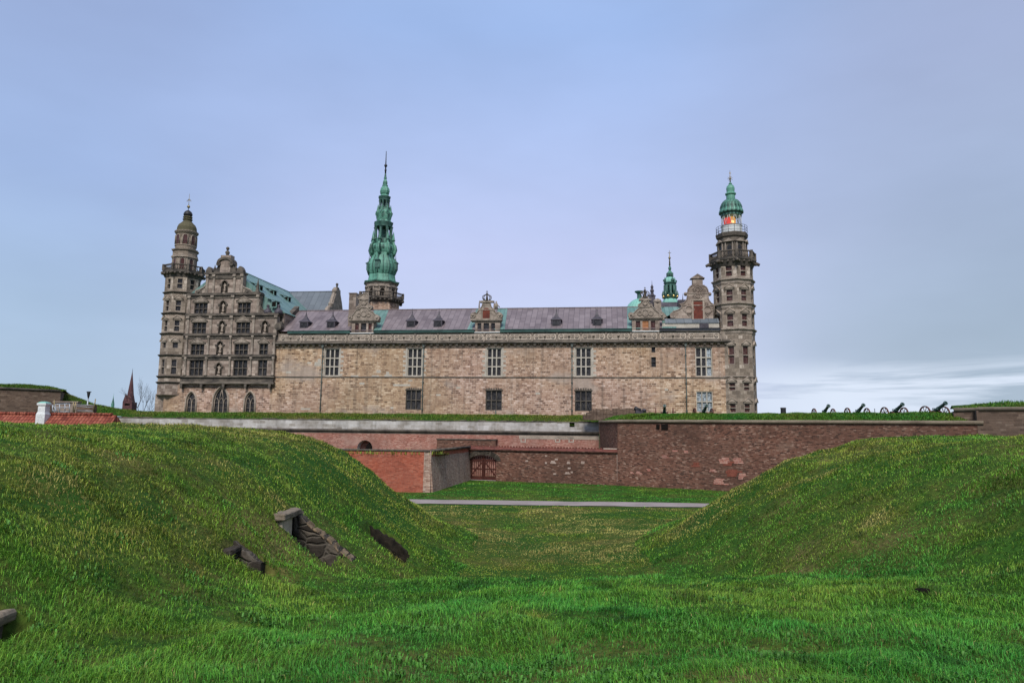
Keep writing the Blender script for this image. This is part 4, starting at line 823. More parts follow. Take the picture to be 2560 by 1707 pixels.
for i, z_ in enumerate(zs[:4]):
    g = MB(); e = .3 if i else .1
    octo(g, CxR, dR, [(RRt+.01,z_-.62 if i else z_-.12),(RRt+.08,z_-.58 if i else z_-.1),(RRt+.1,z_-.2),(RRt+e,z_-.06),(RRt+e,z_+.08),(RRt+.01,z_+.18)]) if i else octo(g, CxR, dR, [(RRt+.01,z_-.1),(RRt+.12,z_-.06),(RRt+.12,z_+.06),(RRt+.01,z_+.1)])
    part('string_course', g, M['carved'], lt)
zb0, zb1, zb2 = zr_t(669,1832), zr_t(655,1832), zr_t(636.5,1831)
g = MB(); octo(g, CxR, dR, [(RRt+.01,zb0-.3),(RRt+.15,zb0),(RRt+.36,zb1-.35),(RRt+.5,zb1-.2),(RRt+.5,zb1+.02)]); corbel_ring(g, CxR, dR, RRt+.32, zb1-.45)
for k in range(8):                                                        # spout heads at the corners
    a_ = OCT0+k*math.pi/4; x, y = math.cos(a_), math.sin(a_); g.tube([(CxR+x*(RRt+.4), dR+y*(RRt+.4), zb1-.3), (CxR+x*(RRt+.95), dR+y*(RRt+.95), zb1-.55)], [.26,.2], 6)
part('balcony', g, M['dark_stone'], lt)
balustrade(lt, CxR, dR, RRt+.33, zb1+.02, zb2, 'dark_stone', 8)
r1 = 1.96; z0 = zb1; z1 = zr_t(598,1830); z2 = zr_t(590,1829.5)
zp = zr_t(611,1830)
g = MB(); octo(g, CxR, dR, [(r1,z0),(r1,zp-.1),(r1+.16,zp),(r1+.16,zp+.15),(r1,zp+.2),(r1,z1-.1),(r1+.2,z1+.05),(r1+.28,z2),(r1+.28,z2+.12),(r1-.2,z2+.2)]); dr1 = part('drum', g, M['dark_stone'], lt)
ap = r1*math.cos(math.pi/8)
for ph in facets():
    zt_ = zr_t(619,1830); fr = (CxR+ap*math.cos(ph), dR+ap*math.sin(ph), ph)
    g = MB().frame(*fr); g.prism([(-.33,z0+.1),(.33,z0+.1),(.33,zt_-.32),(.2,zt_-.08),(0,zt_),(-.2,zt_-.08),(-.33,zt_-.32)], -.012, .05); part('arched_door', g, M['glass'], dr1)
    g = MB().frame(*fr); g.prism([(-.72,zp-.05),(.72,zp-.05),(0,zp+.42)], -.34, .02); g.box(-.56,-.4,-.16,.02,z0+.1,zp-.1); g.box(.4,.56,-.16,.02,z0+.1,zp-.1); part('door_surround', g, M['carved'], dr1)
zg0, zg1, zg2 = z2+.12, zr_t(566,1828.5), zr_t(537,1828)
g = MB(); g.lathe(CxR, dR, [(1.44,zg0),(1.44,zg1-.1),(1.5,zg1-.08),(1.5,zg1)], 20); ln = part('lantern_base', g, M['white'], lt)
g = MB()
for k in range(16):
    a_ = 2*math.pi*k/16; x, y = CxR+2.12*math.cos(a_), dR+2.12*math.sin(a_); g.tube([(x,y,zg0-.05),(x,y,zg0+1.05)], .028, 5)
for h in (.35,.7,1.05): g.tube([(CxR+2.12*math.cos(2*math.pi*k/24), dR+2.12*math.sin(2*math.pi*k/24), zg0+h) for k in range(24)], .026, 5, True)
part('railing', g, M['iron'], lt)
g = MB(); g.lathe(CxR, dR, [(1.34,zg1),(1.34,zg2)], 20, 0, False, False); part('lantern_glass', g, M['lantern_glass'], lt)
g = MB(); n = 10
for k in range(n):
    a0, a1 = 2*math.pi*k/n+.2, 2*math.pi*(k+.5)/n+.2; a2 = 2*math.pi*(k+1)/n+.2; q = 1.37
    g.tube([(CxR+q*math.cos(a0),dR+q*math.sin(a0),zg1),(CxR+q*math.cos(a1),dR+q*math.sin(a1),zg2)], .03, 5); g.tube([(CxR+q*math.cos(a2),dR+q*math.sin(a2),zg1),(CxR+q*math.cos(a1),dR+q*math.sin(a1),zg2)], .03, 5)
part('lantern_bars', g, M['white'], lt)
hg = zg2-zg1
g = MB(); g.lathe(CxR, dR, [(.5,zg1),(.62,zg1+hg*.25),(.62,zg1+hg*.55),(.45,zg1+hg*.78)], 14, 0, True); lens = part('lamp_lens', g, M['amber_lamp'], lt)
g = MB(); g.ball((CxR+.05, dR-.62, zg1+hg*.3), .2, 8); part('lamp', g, M['hot_lamp'], lens)
g = MB(); 
for k in range(6):
    a0 = R(202+k*9); a1 = a0+R(9); g.quad((CxR+1.2*math.cos(a0),dR+1.2*math.sin(a0),zg1+.02),(CxR+1.2*math.cos(a1),dR+1.2*math.sin(a1),zg1+.02),(CxR+1.2*math.cos(a1),dR+1.2*math.sin(a1),zg1+hg*.6),(CxR+1.2*math.cos(a0),dR+1.2*math.sin(a0),zg1+hg*.6))
part('red_sector_glass', g, M['red_lamp'], lens)
g = MB(); g.box(CxR+.75, CxR+.9, dR-.6, dR-.5, zg1, zg1+hg*.5); g.lathe(CxR, dR+.2, [(.3,zg1),(.3,zg2)], 8); part('lamp_stand', g, M['iron'], lens)
zk = [zr_t(y, 1828) for y in (536, 527, 521, 510, 500, 500.5)]
y2z = lambda y: zr_t(y, 1827.5)
rw = lambda w: rad(w/4.9, 1828, dR)
g = MB(); g.lathe(CxR, dR, [(rw(270),y2z(542)),(rw(272),y2z(537)),(rw(318),y2z(534)),(rw(318),y2z(531)),(rw(286),y2z(523)),(rw(268),y2z(516)),(rw(240),y2z(510)),(rw(195),y2z(504)),(rw(140),y2z(501)),(rw(118),y2z(499.5))], 18); part('dome', g, M['copper'], lt)
for k in range(18):
    pass
g = MB()
for k in range(18):
    a_ = 2*math.pi*k/18
    g.tube([(CxR+math.cos(a_)*r_, dR+math.sin(a_)*r_, z_) for r_, z_ in ((rw(289),y2z(522)),(rw(271),y2z(516)),(rw(243),y2z(510)),(rw(198),y2z(504)),(rw(143),y2z(501)))], .03, 4)
part('dome_ribs', g, M['copper_dark'], lt)
g = MB(); g.lathe(CxR, dR, [(rw(116),y2z(501)),(rw(114),y2z(489)),(rw(140),y2z(487)),(rw(142),y2z(484.5)),(rw(100),y2z(481)),(rw(106),y2z(476)),(rw(110),y2z(472)),(rw(96),y2z(467)),(rw(60),y2z(463)),(rw(26),y2z(460)),(rw(46),y2z(460)),(rw(30),y2z(458)),(rw(12),y2z(456))], 14, 0, False); part('cupola', g, M['copper'], lt)
zst = y2z(446.5); g = MB(); g.tube([(CxR,dR,y2z(457)),(CxR,dR,y2z(426))], [.09,.02], 6); g.ball((CxR,dR,zst), .14, 8)
for k in range(8):
    a_ = math.pi*k/4+.2; g.tube([(CxR,dR,zst),(CxR+.42*math.cos(a_),dR,zst+.42*math.sin(a_))], [.05,.012], 5)
g.prism([(CxR-.16,y2z(434)),(CxR+.16,y2z(434)),(CxR,y2z(430.5))], dR-.03, dR+.03); part('star_vane', g, M['gold_rod'], lt)
# ------------------------------------------------------------------ great spire tower
dS = 13.; CxS = FP(953.5, 720, dS)[0]
def zs_(y, x=None): x = 953.5+(720-y)*.0262 if x is None else x; return FP(x, y, dS)[1]
rs = lambda w: rad(w/3.5636, 955, dS)/math.cos(math.pi/8)*.975
Y = lambda v: zs_(360+v/3.5636)
sp_t = thing('spire_tower', 'tower with tall tiered green copper spire of bulbs and open lanterns', 'spire tower', (CxS, dS, ZB))
g = MB(); octo(g, CxS, dS, [(rs(330),ZB),(rs(330),Y(1420))]); part('shaft', g, M['stone'], sp_t)
g = MB(); octo(g, CxS, dS, [(rs(332),Y(1432)),(rs(360),Y(1418)),(rs(405),Y(1400)),(rs(405),Y(1392))]); corbel_ring(g, CxS, dS, rs(380), Y(1412), 4); part('balcony', g, M['dark_stone'], sp_t)
balustrade(sp_t, CxS, dS, rs(392), Y(1392), Y(1342), 'dark_stone', 9)
g = MB(); octo(g, CxS, dS, [(rs(276),Y(1395)),(rs(276),Y(1300)),(rs(296),Y(1296)),(rs(296),Y(1290)),(rs(280),Y(1284)),(rs(280),Y(1262)),(rs(318),Y(1248))]); dr1 = part('drum', g, M['carved'], sp_t)
ap = rs(276)*math.cos(math.pi/8)
for ph in facets():
    zt_ = Y(1306); z0 = Y(1390); fr = (CxS+ap*math.cos(ph), dS+ap*math.sin(ph), ph)
    g = MB().frame(*fr); g.prism([(-.36,z0),(.36,z0),(.36,zt_-.32),(.22,zt_-.08),(0,zt_),(-.22,zt_-.08),(-.36,zt_-.32)], -.012, .05); part('arched_door', g, M['dark'], dr1)
    g = MB().frame(*fr); g.prism([(-.85,Y(1290)),(.85,Y(1290)),(.4,Y(1278)),(0,Y(1272)),(-.4,Y(1278))], -.25, .02); g.box(-.62,-.45,-.15,.02,z0,Y(1296)); g.box(.45,.62,-.15,.02,z0,Y(1296)); part('door_surround', g, M['carved'], dr1)
def tier(name, prof, m='copper'):
    g = MB(); octo(g, CxS, dS, [(rs(w), Y(v)) for w, v in prof]); return part(name, g, M[m], sp_t)
t1 = tier('eaves_skirt', [(312,1252),(322,1243),(322,1238),(258,1232),(246,1205),(236,1172),(246,1168)])
b1 = tier('great_bulb', [(236,1170),(260,1140),(268,1112),(263,1085),(242,1055),(214,1030),(196,1005),(192,980),(200,975)])
g = MB()
for ph in facets():                                                       # raised ribs and dormer hoods of the great bulb
    for off in (-math.pi/8, 0., ):
        an = ph+off; kk = 1.0 if off else math.cos(math.pi/8)
        g.tube([(CxS+math.cos(an)*rs(w)*kk, dS+math.sin(an)*rs(w)*kk, Y(v)) for w, v in ((240,1170),(266,1140),(274,1112),(269,1085),(248,1055),(220,1030),(199,1005))], .06, 5)
part('bulb_ribs', g, M['copper_dark'], b1)
for k, ph in enumerate(facets()):
    if k % 2: continue
    an = ph-math.pi/8; x, y = CxS+math.cos(an)*rs(262), dS+math.sin(an)*rs(262)
    g = MB().frame(x, y, an); g.box(-.42, .42, -.1, 1.3, Y(1128), Y(1066)); g.lathe(0, .2, [(.72,Y(1066)),(.3,Y(1052)),(.1,Y(1040)),(.02,Y(992))], 4, math.pi/4); part('bulb_dormer', g, M['copper_dark'], b1)
tier('middle_bulb', [(196,978),(214,990),(232,1000)][:1]+[(200,972),(212,955),(218,940),(212,922),(190,905),(180,900),(180,872),(176,858)])
for ph in facets():
    an = ph-math.pi/8; x, y = CxS+math.cos(an)*rs(188), dS+math.sin(an)*rs(188)
    g = MB().frame(x, y, an); q = [(0,-.1,Y(1000)),(0,-.28,Y(975)),(0,-.42,Y(950)),(0,-.3,Y(915)),(0,-.12,Y(900)),(0,.02,Y(870))]; g.tube(q, [.24,.28,.3,.26,.2,.18], 6); g.lathe(0, .0, [(.3,Y(870)),(.34,Y(866)),(.22,Y(850)),(.12,Y(815)),(.02,Y(785))], 6); part('scroll_pinnacle', g, M['copper'], sp_t)
def lantern(v0, v1, w, hdr, wc, extra):
    g = MB(); ri = rs(w)
    for k in range(8):
        a_ = OCT0+k*math.pi/4; x, y = CxS+ri*math.cos(a_), dS+ri*math.sin(a_)
        g.lathe(x, y, [(.26*extra,Y(v0)),(.2*extra,Y(v0-8)),(.17*extra,Y((v0+v1)/2)),(.2*extra,Y(v1+14)),(.3*extra,Y(v1))], 6)
        x2, y2 = CxS+ri*math.cos(a_+math.pi/4), dS+ri*math.sin(a_+math.pi/4)
        z0, z1 = Y(v1+22), Y(v1)                                           # round heads between the columns
        P_ = [(x+(x2-x)*t, y+(y2-y)*t) for t in (0,.14,.32,.5,.68,.86,1)]
        H_ = [0,.45,.85,1.,.85,.45,0]
        for i in range(6):
            (xa,ya),(xb,yb) = P_[i],P_[i+1]; g.quad((xa,ya,z0+(z1-z0)*H_[i]*.8),(xb,yb,z0+(z1-z0)*H_[i+1]*.8),(xb,yb,z1+.02),(xa,ya,z1+.02))
    octo(g, CxS, dS, [(rs(wc[0]),Y(v1)),(rs(wc[0]),Y(v1-6)),(rs(wc[1]),Y(hdr+10)),(rs(wc[1]),Y(hdr+6)),(rs(wc[0]*.9),Y(hdr))]); octo(g, CxS, dS, [(ri+.25*extra,Y(v0+6)),(ri+.25*extra,Y(v0))])
    g.lathe(CxS, dS, [(.22*extra,Y(v0)),(.22*extra,Y(v1))], 6)
    return part('open_lantern', g, M['copper_dark'], sp_t)
lantern(856, 745, 142, 700, (160, 177), 1.25)
tier('upper_bulb', [(150,704),(132,690),(126,685),(134,672),(144,650),(142,628),(122,608),(104,598),(98,585),(98,570)])
for k, ph in enumerate(facets()):
    an = ph-math.pi/8; x, y = CxS+math.cos(an)*rs(108), dS+math.sin(an)*rs(108)
    g = MB().frame(x, y, an); g.lathe(0, -.1, [(.3,Y(640)),(.42,Y(622)),(.2,Y(606)),(.14,Y(580)),(.02,Y(550))], 6); part('pinnacle', g, M['copper'], sp_t)
lantern(570, 505, 80, 468, (96, 114), .9)
tier('small_bulb', [(92,470),(74,462),(66,456),(82,444),(91,425),(82,404),(58,386),(46,376)])
tier('top_bulb', [(44,378),(54,372),(40,366),(44,352),(40,338),(26,322),(20,318),(30,306),(22,300),(12,262),(7,246)])
g = MB(); g.tube([(CxS,dS,Y(265)),(CxS,dS,Y(66))], [.14,.05], 6); g.ball((CxS,dS,Y(195)), rad(30/3.56,955,dS), 12); g.ball((CxS,dS,Y(236)), .2, 8); part('ball_finial', g, M['iron'], sp_t)
# ------------------------------------------------------------------ ridge turret with gilded balls
dT = 34.; CxT = FP(1675.6, 742, dT)[0]
def YT(y): return FP(1675.6+(742-y)*-.0*1, y, dT)[1]
rt = lambda w: rad(w, 1675, dT)/math.cos(math.pi/8)*.97
tu = thing('ridge_turret', 'small green copper turret with gilded balls behind the right gables', 'turret', (CxT, dT, 20))
def oc(prof, m, name):
    g = MB(); octo(g, CxT, dT, [(rt(w), YT(y)) for w, y in prof]); return part(name, g, M[m], tu)
oc([(41,766),(41,757),(38,752),(31,748),(30,746)], 'bright_green', 'skirt')
oc([(34,747),(38,745),(38,743),(32,741),(32,738.5),(29,738)], 'copper_dark', 'ball_ring')
for k in range(8):
    a_ = OCT0+k*math.pi/4+.39; g = MB(); q = rt(35); g.ball((CxT+q*math.cos(a_), dT+q*math.sin(a_), YT(742.5)), rad(7.4,1675,dT)/1.0, 10); part('gilded_ball', g, M['gold'], tu)
g = MB()
for k in range(8):
    a_ = OCT0+k*math.pi/4; q = rt(25); g.tube([(CxT+q*math.cos(a_),dT+q*math.sin(a_),YT(739)),(CxT+q*math.cos(a_),dT+q*math.sin(a_),YT(713))], .26, 6)
    q = rt(35); g.lathe(CxT+q*math.cos(a_), dT+q*math.sin(a_), [(.2,YT(741)),(.25,YT(736)),(.02,YT(726))], 6)
g.lathe(CxT, dT, [(.35,YT(739)),(.35,YT(713))], 6); octo(g, CxT, dT, [(rt(29),YT(739)),(rt(29),YT(735))]); part('open_lantern', g, M['copper_dark'], tu)
oc([(27,715),(28,711),(32,709),(32,707),(29,706)], 'copper_dark', 'cornice')
oc([(29,706),(29,702),(26,697),(20,694),(15,693)], 'bright_green', 'dome')
for k in range(4):
    a_ = OCT0+k*math.pi/2+.39; q = rt(27); g = MB(); g.lathe(CxT+q*math.cos(a_), dT+q*math.sin(a_), [(.35,YT(705)),(.4,YT(701)),(.12,YT(698)),(.02,YT(693))], 6); part('pinnacle', g, M['copper_dark'], tu)
g = MB()
for k in range(8):
    a_ = OCT0+k*math.pi/4; q = rt(13); g.tube([(CxT+q*math.cos(a_),dT+q*math.sin(a_),YT(694)),(CxT+q*math.cos(a_),dT+q*math.sin(a_),YT(685))], .17, 5)
part('upper_lantern', g, M['copper_dark'], tu)
oc([(14,686),(18,684),(17,683),(12,681),(6,677),(5,675),(8,672),(7,669),(3,665),(2,657)], 'copper', 'cap')
g = MB(); g.tube([(CxT,dT,YT(664)),(CxT,dT,YT(626))], [.16,.03], 6); g.ball((CxT,dT,YT(645)), .24, 8); g.tube([(CxT-.3,dT,YT(632)),(CxT+.3,dT,YT(632))], .05, 5); part('spirelet', g, M['gold_rod'], tu)
g = MB(); octo(g, CxT, dT, [(rt(44),12),(rt(44),YT(765))]); part('base', g, M['stone_grey'], tu)
# ------------------------------------------------------------------ domed tower behind the ridge
dD = 40.; cd = FP(1601, 768, dD); rD = rad(77, 1601, dD)
dt_ = thing('domed_tower', 'bright green copper hemispherical dome rising behind the roof ridge', 'domed tower', (cd[0], dD, 16))
g = MB(); z0 = cd[1]-1.2; g.lathe(cd[0], dD, [(rD*math.cos(t), z0+rD*1.0*math.sin(t)) for t in [math.pi/2*i/9*.97 for i in range(10)]], 24, 0, True); part('dome', g, M['bright_green'], dt_)
ztp = z0+rD; g = MB(); g.lathe(cd[0]-.2, dD, [(.42,ztp-.2),(.42,ztp+.9),(.9,ztp+1.3),(.9,ztp+1.45),(.3,ztp+1.5)], 10); part('vent', g, M['copper_dark'], dt_)
g = MB(); g.lathe(cd[0], dD, [(rD*.98,12),(rD*.98,z0)], 24); part('drum', g, M['stone_grey'], dt_)
# ------------------------------------------------------------------ rear wing with grey roof
ru0, ru1 = uc-1, FP(836, 729, 22)[0]; zrw = FP(780, 729.5, 22)[1]; 
rw_ = thing('rear_wing', 'rear castle wing with grey lead roof and carved gable end', 'castle wing', ((ru0+ru1)/2, 22, 10))
g = MB(); zee = 21.5; g.quad((ru0,15.,zee),(ru1,15.,zee),(ru1,22,zrw),(ru0,22,zrw)); g.quad((ru1,29.,zee),(ru0,29.,zee),(ru0,22,zrw),(ru1,22,zrw)); g.tube([(ru0+1,22,zrw),(ru1,22,zrw)], .12, 6); part('roof', g, M['grey_roof'], rw_)
g = MB(); g.box(ru0, ru1, 15.2, 28.8, 8, zee-.05); part('wall', g, M['stone_grey'], rw_)
def dpt(x, y, d): return FP(x, y, d)
g = MB()                                                                  # gable end seen obliquely: an outline in depth, thin along the facade
GP = [(14.4,zee-.5),(14.4,zee+1.),(15.6,zee+1.5),(16.2,zee+2.8),(17.2,zee+3.2),(18.2,zee+5.),(19.6,zee+5.6),(20.2,zee+7.0),(21.0,zrw-.4),(21.1,zrw+.35),(22.9,zrw+.35),(23.0,zrw-.4),(23.8,zee+7.0),(24.4,zee+5.6),(25.8,zee+5.),(26.8,zee+3.2),(27.8,zee+2.8),(28.4,zee+1.5),(29.6,zee+1.),(29.6,zee-.5)]
n = len(GP); g.add([(ru1,y,z) for y,z in GP]+[(ru1+.8,y,z) for y,z in GP], [tuple(range(n)), tuple(range(2*n-1,n-1,-1))]+[(i,(i+1)%n,n+(i+1)%n,n+i) for i in range(n)])
g.tube([(ru1+.4,y,z) for y,z in GP[1:-1]], .3, 6)
for y, z in (GP[2],GP[4],GP[6],GP[8]): g.ball((ru1+.4,y,z+.3), .5, 8)
g.box(ru1+.2, ru1+1.0, 14.0, 14.9, zee+.5, zee+2.4); g.ball((ru1+.6,14.4,zee+2.8), .5, 8)
part('gable', g, M['carved'], rw_)
g = MB(); g.box(ru1+.1, ru1+.75, 21.6, 22.4, zrw+.35, zrw+.7); g.lathe(ru1+.45, 22., [(.22,zrw+.7),(.16,zrw+.85),(.2,zrw+.95),(.1,zrw+1.05)], 8); g.ball((ru1+.45,22,zrw+1.28), .27, 8); part('finial', g, M['dark_stone'], rw_)
# ================================================================== GROUND (world frame)
LS = np.array([0,.7,2.32,3.2,3.9,4.43,5.36,6.7,8.5,9.5,10.5,12.,13.5]); LZ = np.array([5.52,5.42,5.14,4.89,4.60,4.28,3.65,2.55,1.25,.68,.32,.02,-.3])
RS_ = np.array([0,2.5,5.5,7.9,9.1,10.5,12.3,13.5,15.]); RZ_ = np.array([5.5,5.33,4.34,3.0,2.2,1.23,.40,.05,-.3])
XL, YL_, XR, YR_ = -12.0, 33.0, 18.0, 31.0
def sm(x): return x*x*(3-2*x)
EMB = [  # cuts in the left slope: y0, y1, x of the head wall, floor z, run-out x
    (18.6, 20.3, -6.05, 1.1, -5.15), (23.7, 25.5, -5.0, 1.1, -3.9), (14.7, 15.6, -5.95, 1.85, -5.5), (7.7, 8.85, -6.2, 2.25, -6.15)]
def terr(x, y, cuts=True):
    x = np.asarray(x, float); y = np.asarray(y, float)
    s = np.hypot(np.maximum(x-XL, 0), np.maximum(y-YL_, 0)); zl_ = np.interp(s, LS, LZ)
    zl_ = np.where(s > 13.5, -.3-(s-13.5)*.2, zl_)+np.where((x < XL), np.minimum((XL-x)*.004, .12), 0)
    s = np.hypot(np.maximum(XR-x, 0), np.maximum(y-YR_, 0)); zr_ = np.interp(s, RS_, RZ_); zr_ = np.where(s > 15, -.3-(s-15)*.2, zr_)
    sad = 3.95-.11*y+.012*np.maximum(x, 0)-np.maximum(y-17.5, 0)*.28-np.maximum(y-19, 0)*.05
    k = 3.2
    z = np.log(np.exp(np.clip(k*zl_, -60, 60))+np.exp(np.clip(k*zr_, -60, 60))+np.exp(np.clip(k*sad, -60, 60))+1.0)/k-.03
    near = np.clip(1.2-np.maximum(y-50, 0)/8, 0, 1); high = np.clip(z/.6, .25, 1)
    z = z+near*high*((vnoise(x*.35, y*.35, 3, 3)-.5)*.46+(vnoise(x*1.5, y*1.5, 5, 3)-.5)*.22)
    if cuts:
        for y0, y1, xh, zf, xo in EMB:
            ins = (x > xh) & (x < xo+.5) & (y > y0) & (y < y1)
            t = np.clip((x-xh)/(xo+.5-xh), 0, 1); z = np.where(ins, np.minimum(z, z-(np.interp(xh, XL+LS, LZ)-zf)*(1-t**3)), z)
    return z
def axis(dense, lo, hi, step, out):
    a = list(np.arange(lo, hi+1e-6, step)); d = step; p = hi
    while p < out: d *= 1.35; p += d; a.append(p)
    d = step; p = lo
    while p > -out: d *= 1.35; p -= d; a.insert(0, p)
    return np.array(a)
gx = axis(None, -26, 26, .2, 3600); gy = axis(None, 1, 40, .2, 3600)
GX, GY = np.meshgrid(gx, gy); GZ = terr(GX, GY)
def grid_mesh(name, X, Y, Z):
    ny, nx = X.shape; v = np.stack([X, Y, Z], -1).reshape(-1, 3); i = np.arange(ny*nx).reshape(ny, nx)
    f = np.stack([i[:-1,:-1], i[:-1,1:], i[1:,1:], i[1:,:-1]], -1).reshape(-1, 4)
    me = bpy.data.meshes.new(name); me.vertices.add(len(v)); me.vertices.foreach_set('co', v.astype(np.float32).ravel())
    me.loops.add(f.size); me.loops.foreach_set('vertex_index', f.astype(np.int32).ravel()); me.polygons.add(len(f)); me.polygons.foreach_set('loop_start', (np.arange(len(f))*4).astype(np.int32)); me.polygons.foreach_set('loop_total', np.full(len(f), 4, np.int32))
    me.polygons.foreach_set('use_smooth', np.ones(len(f), bool)); me.update(); me.validate(); autouv(me); return me
# turf under the blades
m, nt, bs = mat('turf', .95, .1); P_ = nd(nt, 'NewGeometry').outputs['Position']
n1 = nd(nt, 'TexNoise', {'Vector': P_, 'Scale': .16, 'Detail': 5., 'Roughness': .6}).outputs[0]
n2 = nd(nt, 'TexNoise', {'Vector': P_, 'Scale': 1.4, 'Detail': 6., 'Roughness': .7}).outputs[0]
n3 = nd(nt, 'TexNoise', {'Vector': P_, 'Scale': 9., 'Detail': 4.}).outputs[0]
v = math_(nt, 'ADD', math_(nt, 'MULTIPLY', n1, .6), math_(nt, 'MULTIPLY', n2, .4))
c = ramp(nt, v, [(.36, (.016,.068,.008)), (.48, (.030,.08,.009)), (.56, (.065,.088,.015)), (.68, (.14,.115,.04))]).outputs[0]
c = mixc(nt, 1., c, ramp(nt, n3, [(.3,.5),(.7,1.25)]).outputs[0], 'MULTIPLY'); setc(nt, bs, c, n3, .8, .08); M['turf'] = m
m, nt, bs = mat('grass_blades', .5, .18)
at = nd(nt, 'Attribute', attribute_name='Col').outputs['Color']; nt.links.new(at, bs.inputs['Base Color'])
tr = nd(nt, 'BsdfTranslucent', {'Color': at}); mxs = nd(nt, 'MixShader', {0: .16, 1: bs.outputs[0], 2: tr.outputs[0]})
nt.links.new(mxs.outputs[0], next(n for n in nt.nodes if n.type == 'OUTPUT_MATERIAL').inputs[0]); M['blades'] = m
structure('ground', grid_mesh('ground', GX, GY, GZ), M['turf'])
# gravel path across the ditch
xs = np.arange(-60, 70, .7); tt = np.linspace(0, 1, 6)
PX, PT = np.meshgrid(xs, tt); y0 = 57.0-.012*PX; wgl = (vnoise(PX*.6, PT*0+2, 9, 2)-.5)*.35
PY = y0-PT*3.15+wgl*np.where((PT == 0) | (PT == 1), 1, 0); PZ = np.maximum(terr(PX, PY), terr(PX, PY))+.035
structure('path', grid_mesh('path', PX, PY, PZ), M['path'])
# ------------------------------------------------------------------ fortress walls
P1 = Vector((11.35, 74.7, 0)); d_ = (Vector((21.9, 68.85, 0))-P1).normalized(); 
PR = None; PE = P1+d_*75
P0 = Vector((10.45, 83, 0)); P00 = O+EU*12.3+ED*-11.2
ZBW = 6.62
def seg_wall(mb, a, b, z0, z1, th, battered=0.0, top=True):               # wall face from a to b (seen from the left of a->b travelling right), thickness away from the viewer
    a, b = Vector(a), Vector(b); t = (b-a).normalized(); nrm = Vector((-t.y, t.x, 0))
    q = nrm*th; o_ = -nrm*battered
    A0, B0 = a+o_, b+o_
    mb.add([(A0.x,A0.y,z0),(B0.x,B0.y,z0),(b.x,b.y,z1),(a.x,a.y,z1),(a.x+q.x,a.y+q.y,z0),(b.x+q.x,b.y+q.y,z0),(b.x+q.x,b.y+q.y,z1),(a.x+q.x,a.y+q.y,z1)],
           [(0,1,2,3),(5,4,7,6),(3,2,6,7),(0,3,7,4),(1,5,6,2),(0,4,5,1)])
    return t, nrm
def on_face(px, py, A=P1, dd=d_, back=0.):                                  # point of a vertical wall plane under a pixel
    r_ = ray(px, py); nn = Vector((-dd.y, dd.x, 0)); k = (nn.dot(A)+back)/(nn.x*r_.x+nn.y*r_.y); p = r_*k; return Vector((p.x, p.y, EYE+p.z))
PR = P1+d_*(on_face(2443,1058)-P1).dot(d_)
bas = thing('bastion_wall', 'tall weathered red-brown brick bastion wall with stone coping at the right', 'bastion wall', tuple(P1), False)
g = MB(); seg_wall(g, P1, PR, -.4, ZBW, 2., .25); seg_wall(g, P0, P1, -.4, ZBW, 2., .0); seg_wall(g, P00, P0, -.4, ZBW, 2.); part('wall', g, M['darkbrick'], bas)
zt2 = on_face(2400, 1019).z
t = d_; nrm = Vector((-t.y, t.x, 0)); SB = 1.5
UA = P1+d_*(on_face(2384,1030,P1,d_,SB)-P1).dot(d_)+nrm*SB; UB = PR+nrm*SB
g = MB(); seg_wall(g, PR, PE, -.4, zt2-.25, 3., .25); seg_wall(g, UA, UB+d_*.05, ZBW-.5, zt2-.25, 5.)
part('upper_wall', g, M['brownwall'], bas)
def coping(pts, z, r_, m, parent, off=.08):
    g = MB(); g.tube([(p.x, p.y-off, z) for p in pts], r_, 8); return part('coping', g, M[m], parent)
coping([P00, P0, P1, PR+d_*.4], ZBW+.06, .17, 'coping', bas)
coping([UA+Vector((0,-.02,0)), UB, PR+d_*.2, PE], zt2-.12, .17, 'coping', bas, .02)
g = MB()
for x, y, w, h in ((1645.5,1066,.16,.42),(1662,1066.5,.34,.5)):
    p = on_face(x, y); e = d_*w; o2 = Vector((d_.y, -d_.x, 0))*.3
    g.add([tuple(p-e+o2*.55-Vector((0,0,h/2))), tuple(p+e+o2*.55-Vector((0,0,h/2))), tuple(p+e+o2*.55+Vector((0,0,h/2))), tuple(p-e+o2*.55+Vector((0,0,h/2))), tuple(p-e-Vector((0,0,h/2))), tuple(p+e-Vector((0,0,h/2))), tuple(p+e+Vector((0,0,h/2))), tuple(p-e+Vector((0,0,h/2)))], [(0,1,2,3),(0,4,5,1),(1,5,6,2),(2,6,7,3),(3,7,4,0)])
part('embrasure', g, M['dark'], bas)
def bricks(L, parent, m, nm, A=P1, dd=d_, bat=.25):                         # odd paler or redder bricks let into the face
    for x, y, w, h in L:
        p = on_face(x, y, A, dd); o2 = Vector((dd.y, -dd.x, 0)); kz = bat*(1-(p.z+.4)/(ZBW+.4)); g = MB()
        nr = max(1, round(2*h/.15))
        for k in range(nr):
            zc_ = -h+(k+.5)*2*h/nr; ww = w*random.uniform(.5,1.05); sx = random.uniform(-.25,.25)*w; hb = h/nr*.94
            P_ = []
            for a_, b_ in ((-ww,-hb),(ww,-hb),(ww,hb),(-ww,hb)): P_.append(p+dd*(a_+sx)+Vector((0,0,zc_+b_))+o2*(kz+.03-(zc_+b_)*bat/(ZBW+.4)))
            g.add([tuple(v) for v in P_]+[tuple(v-o2*.06) for v in P_], [(0,1,2,3),(0,4,5,1),(1,5,6,2),(2,6,7,3),(3,7,4,0)])
        part(nm, g, M[m], parent)
bricks([(1743,1161,.5,.22),(1835,1182,.8,.35),(1820,1158,.6,.22),(1910,1195,.6,.3),(1938,1184,.5,.2)], bas, 'dull_red_brick', 'brick_patch')
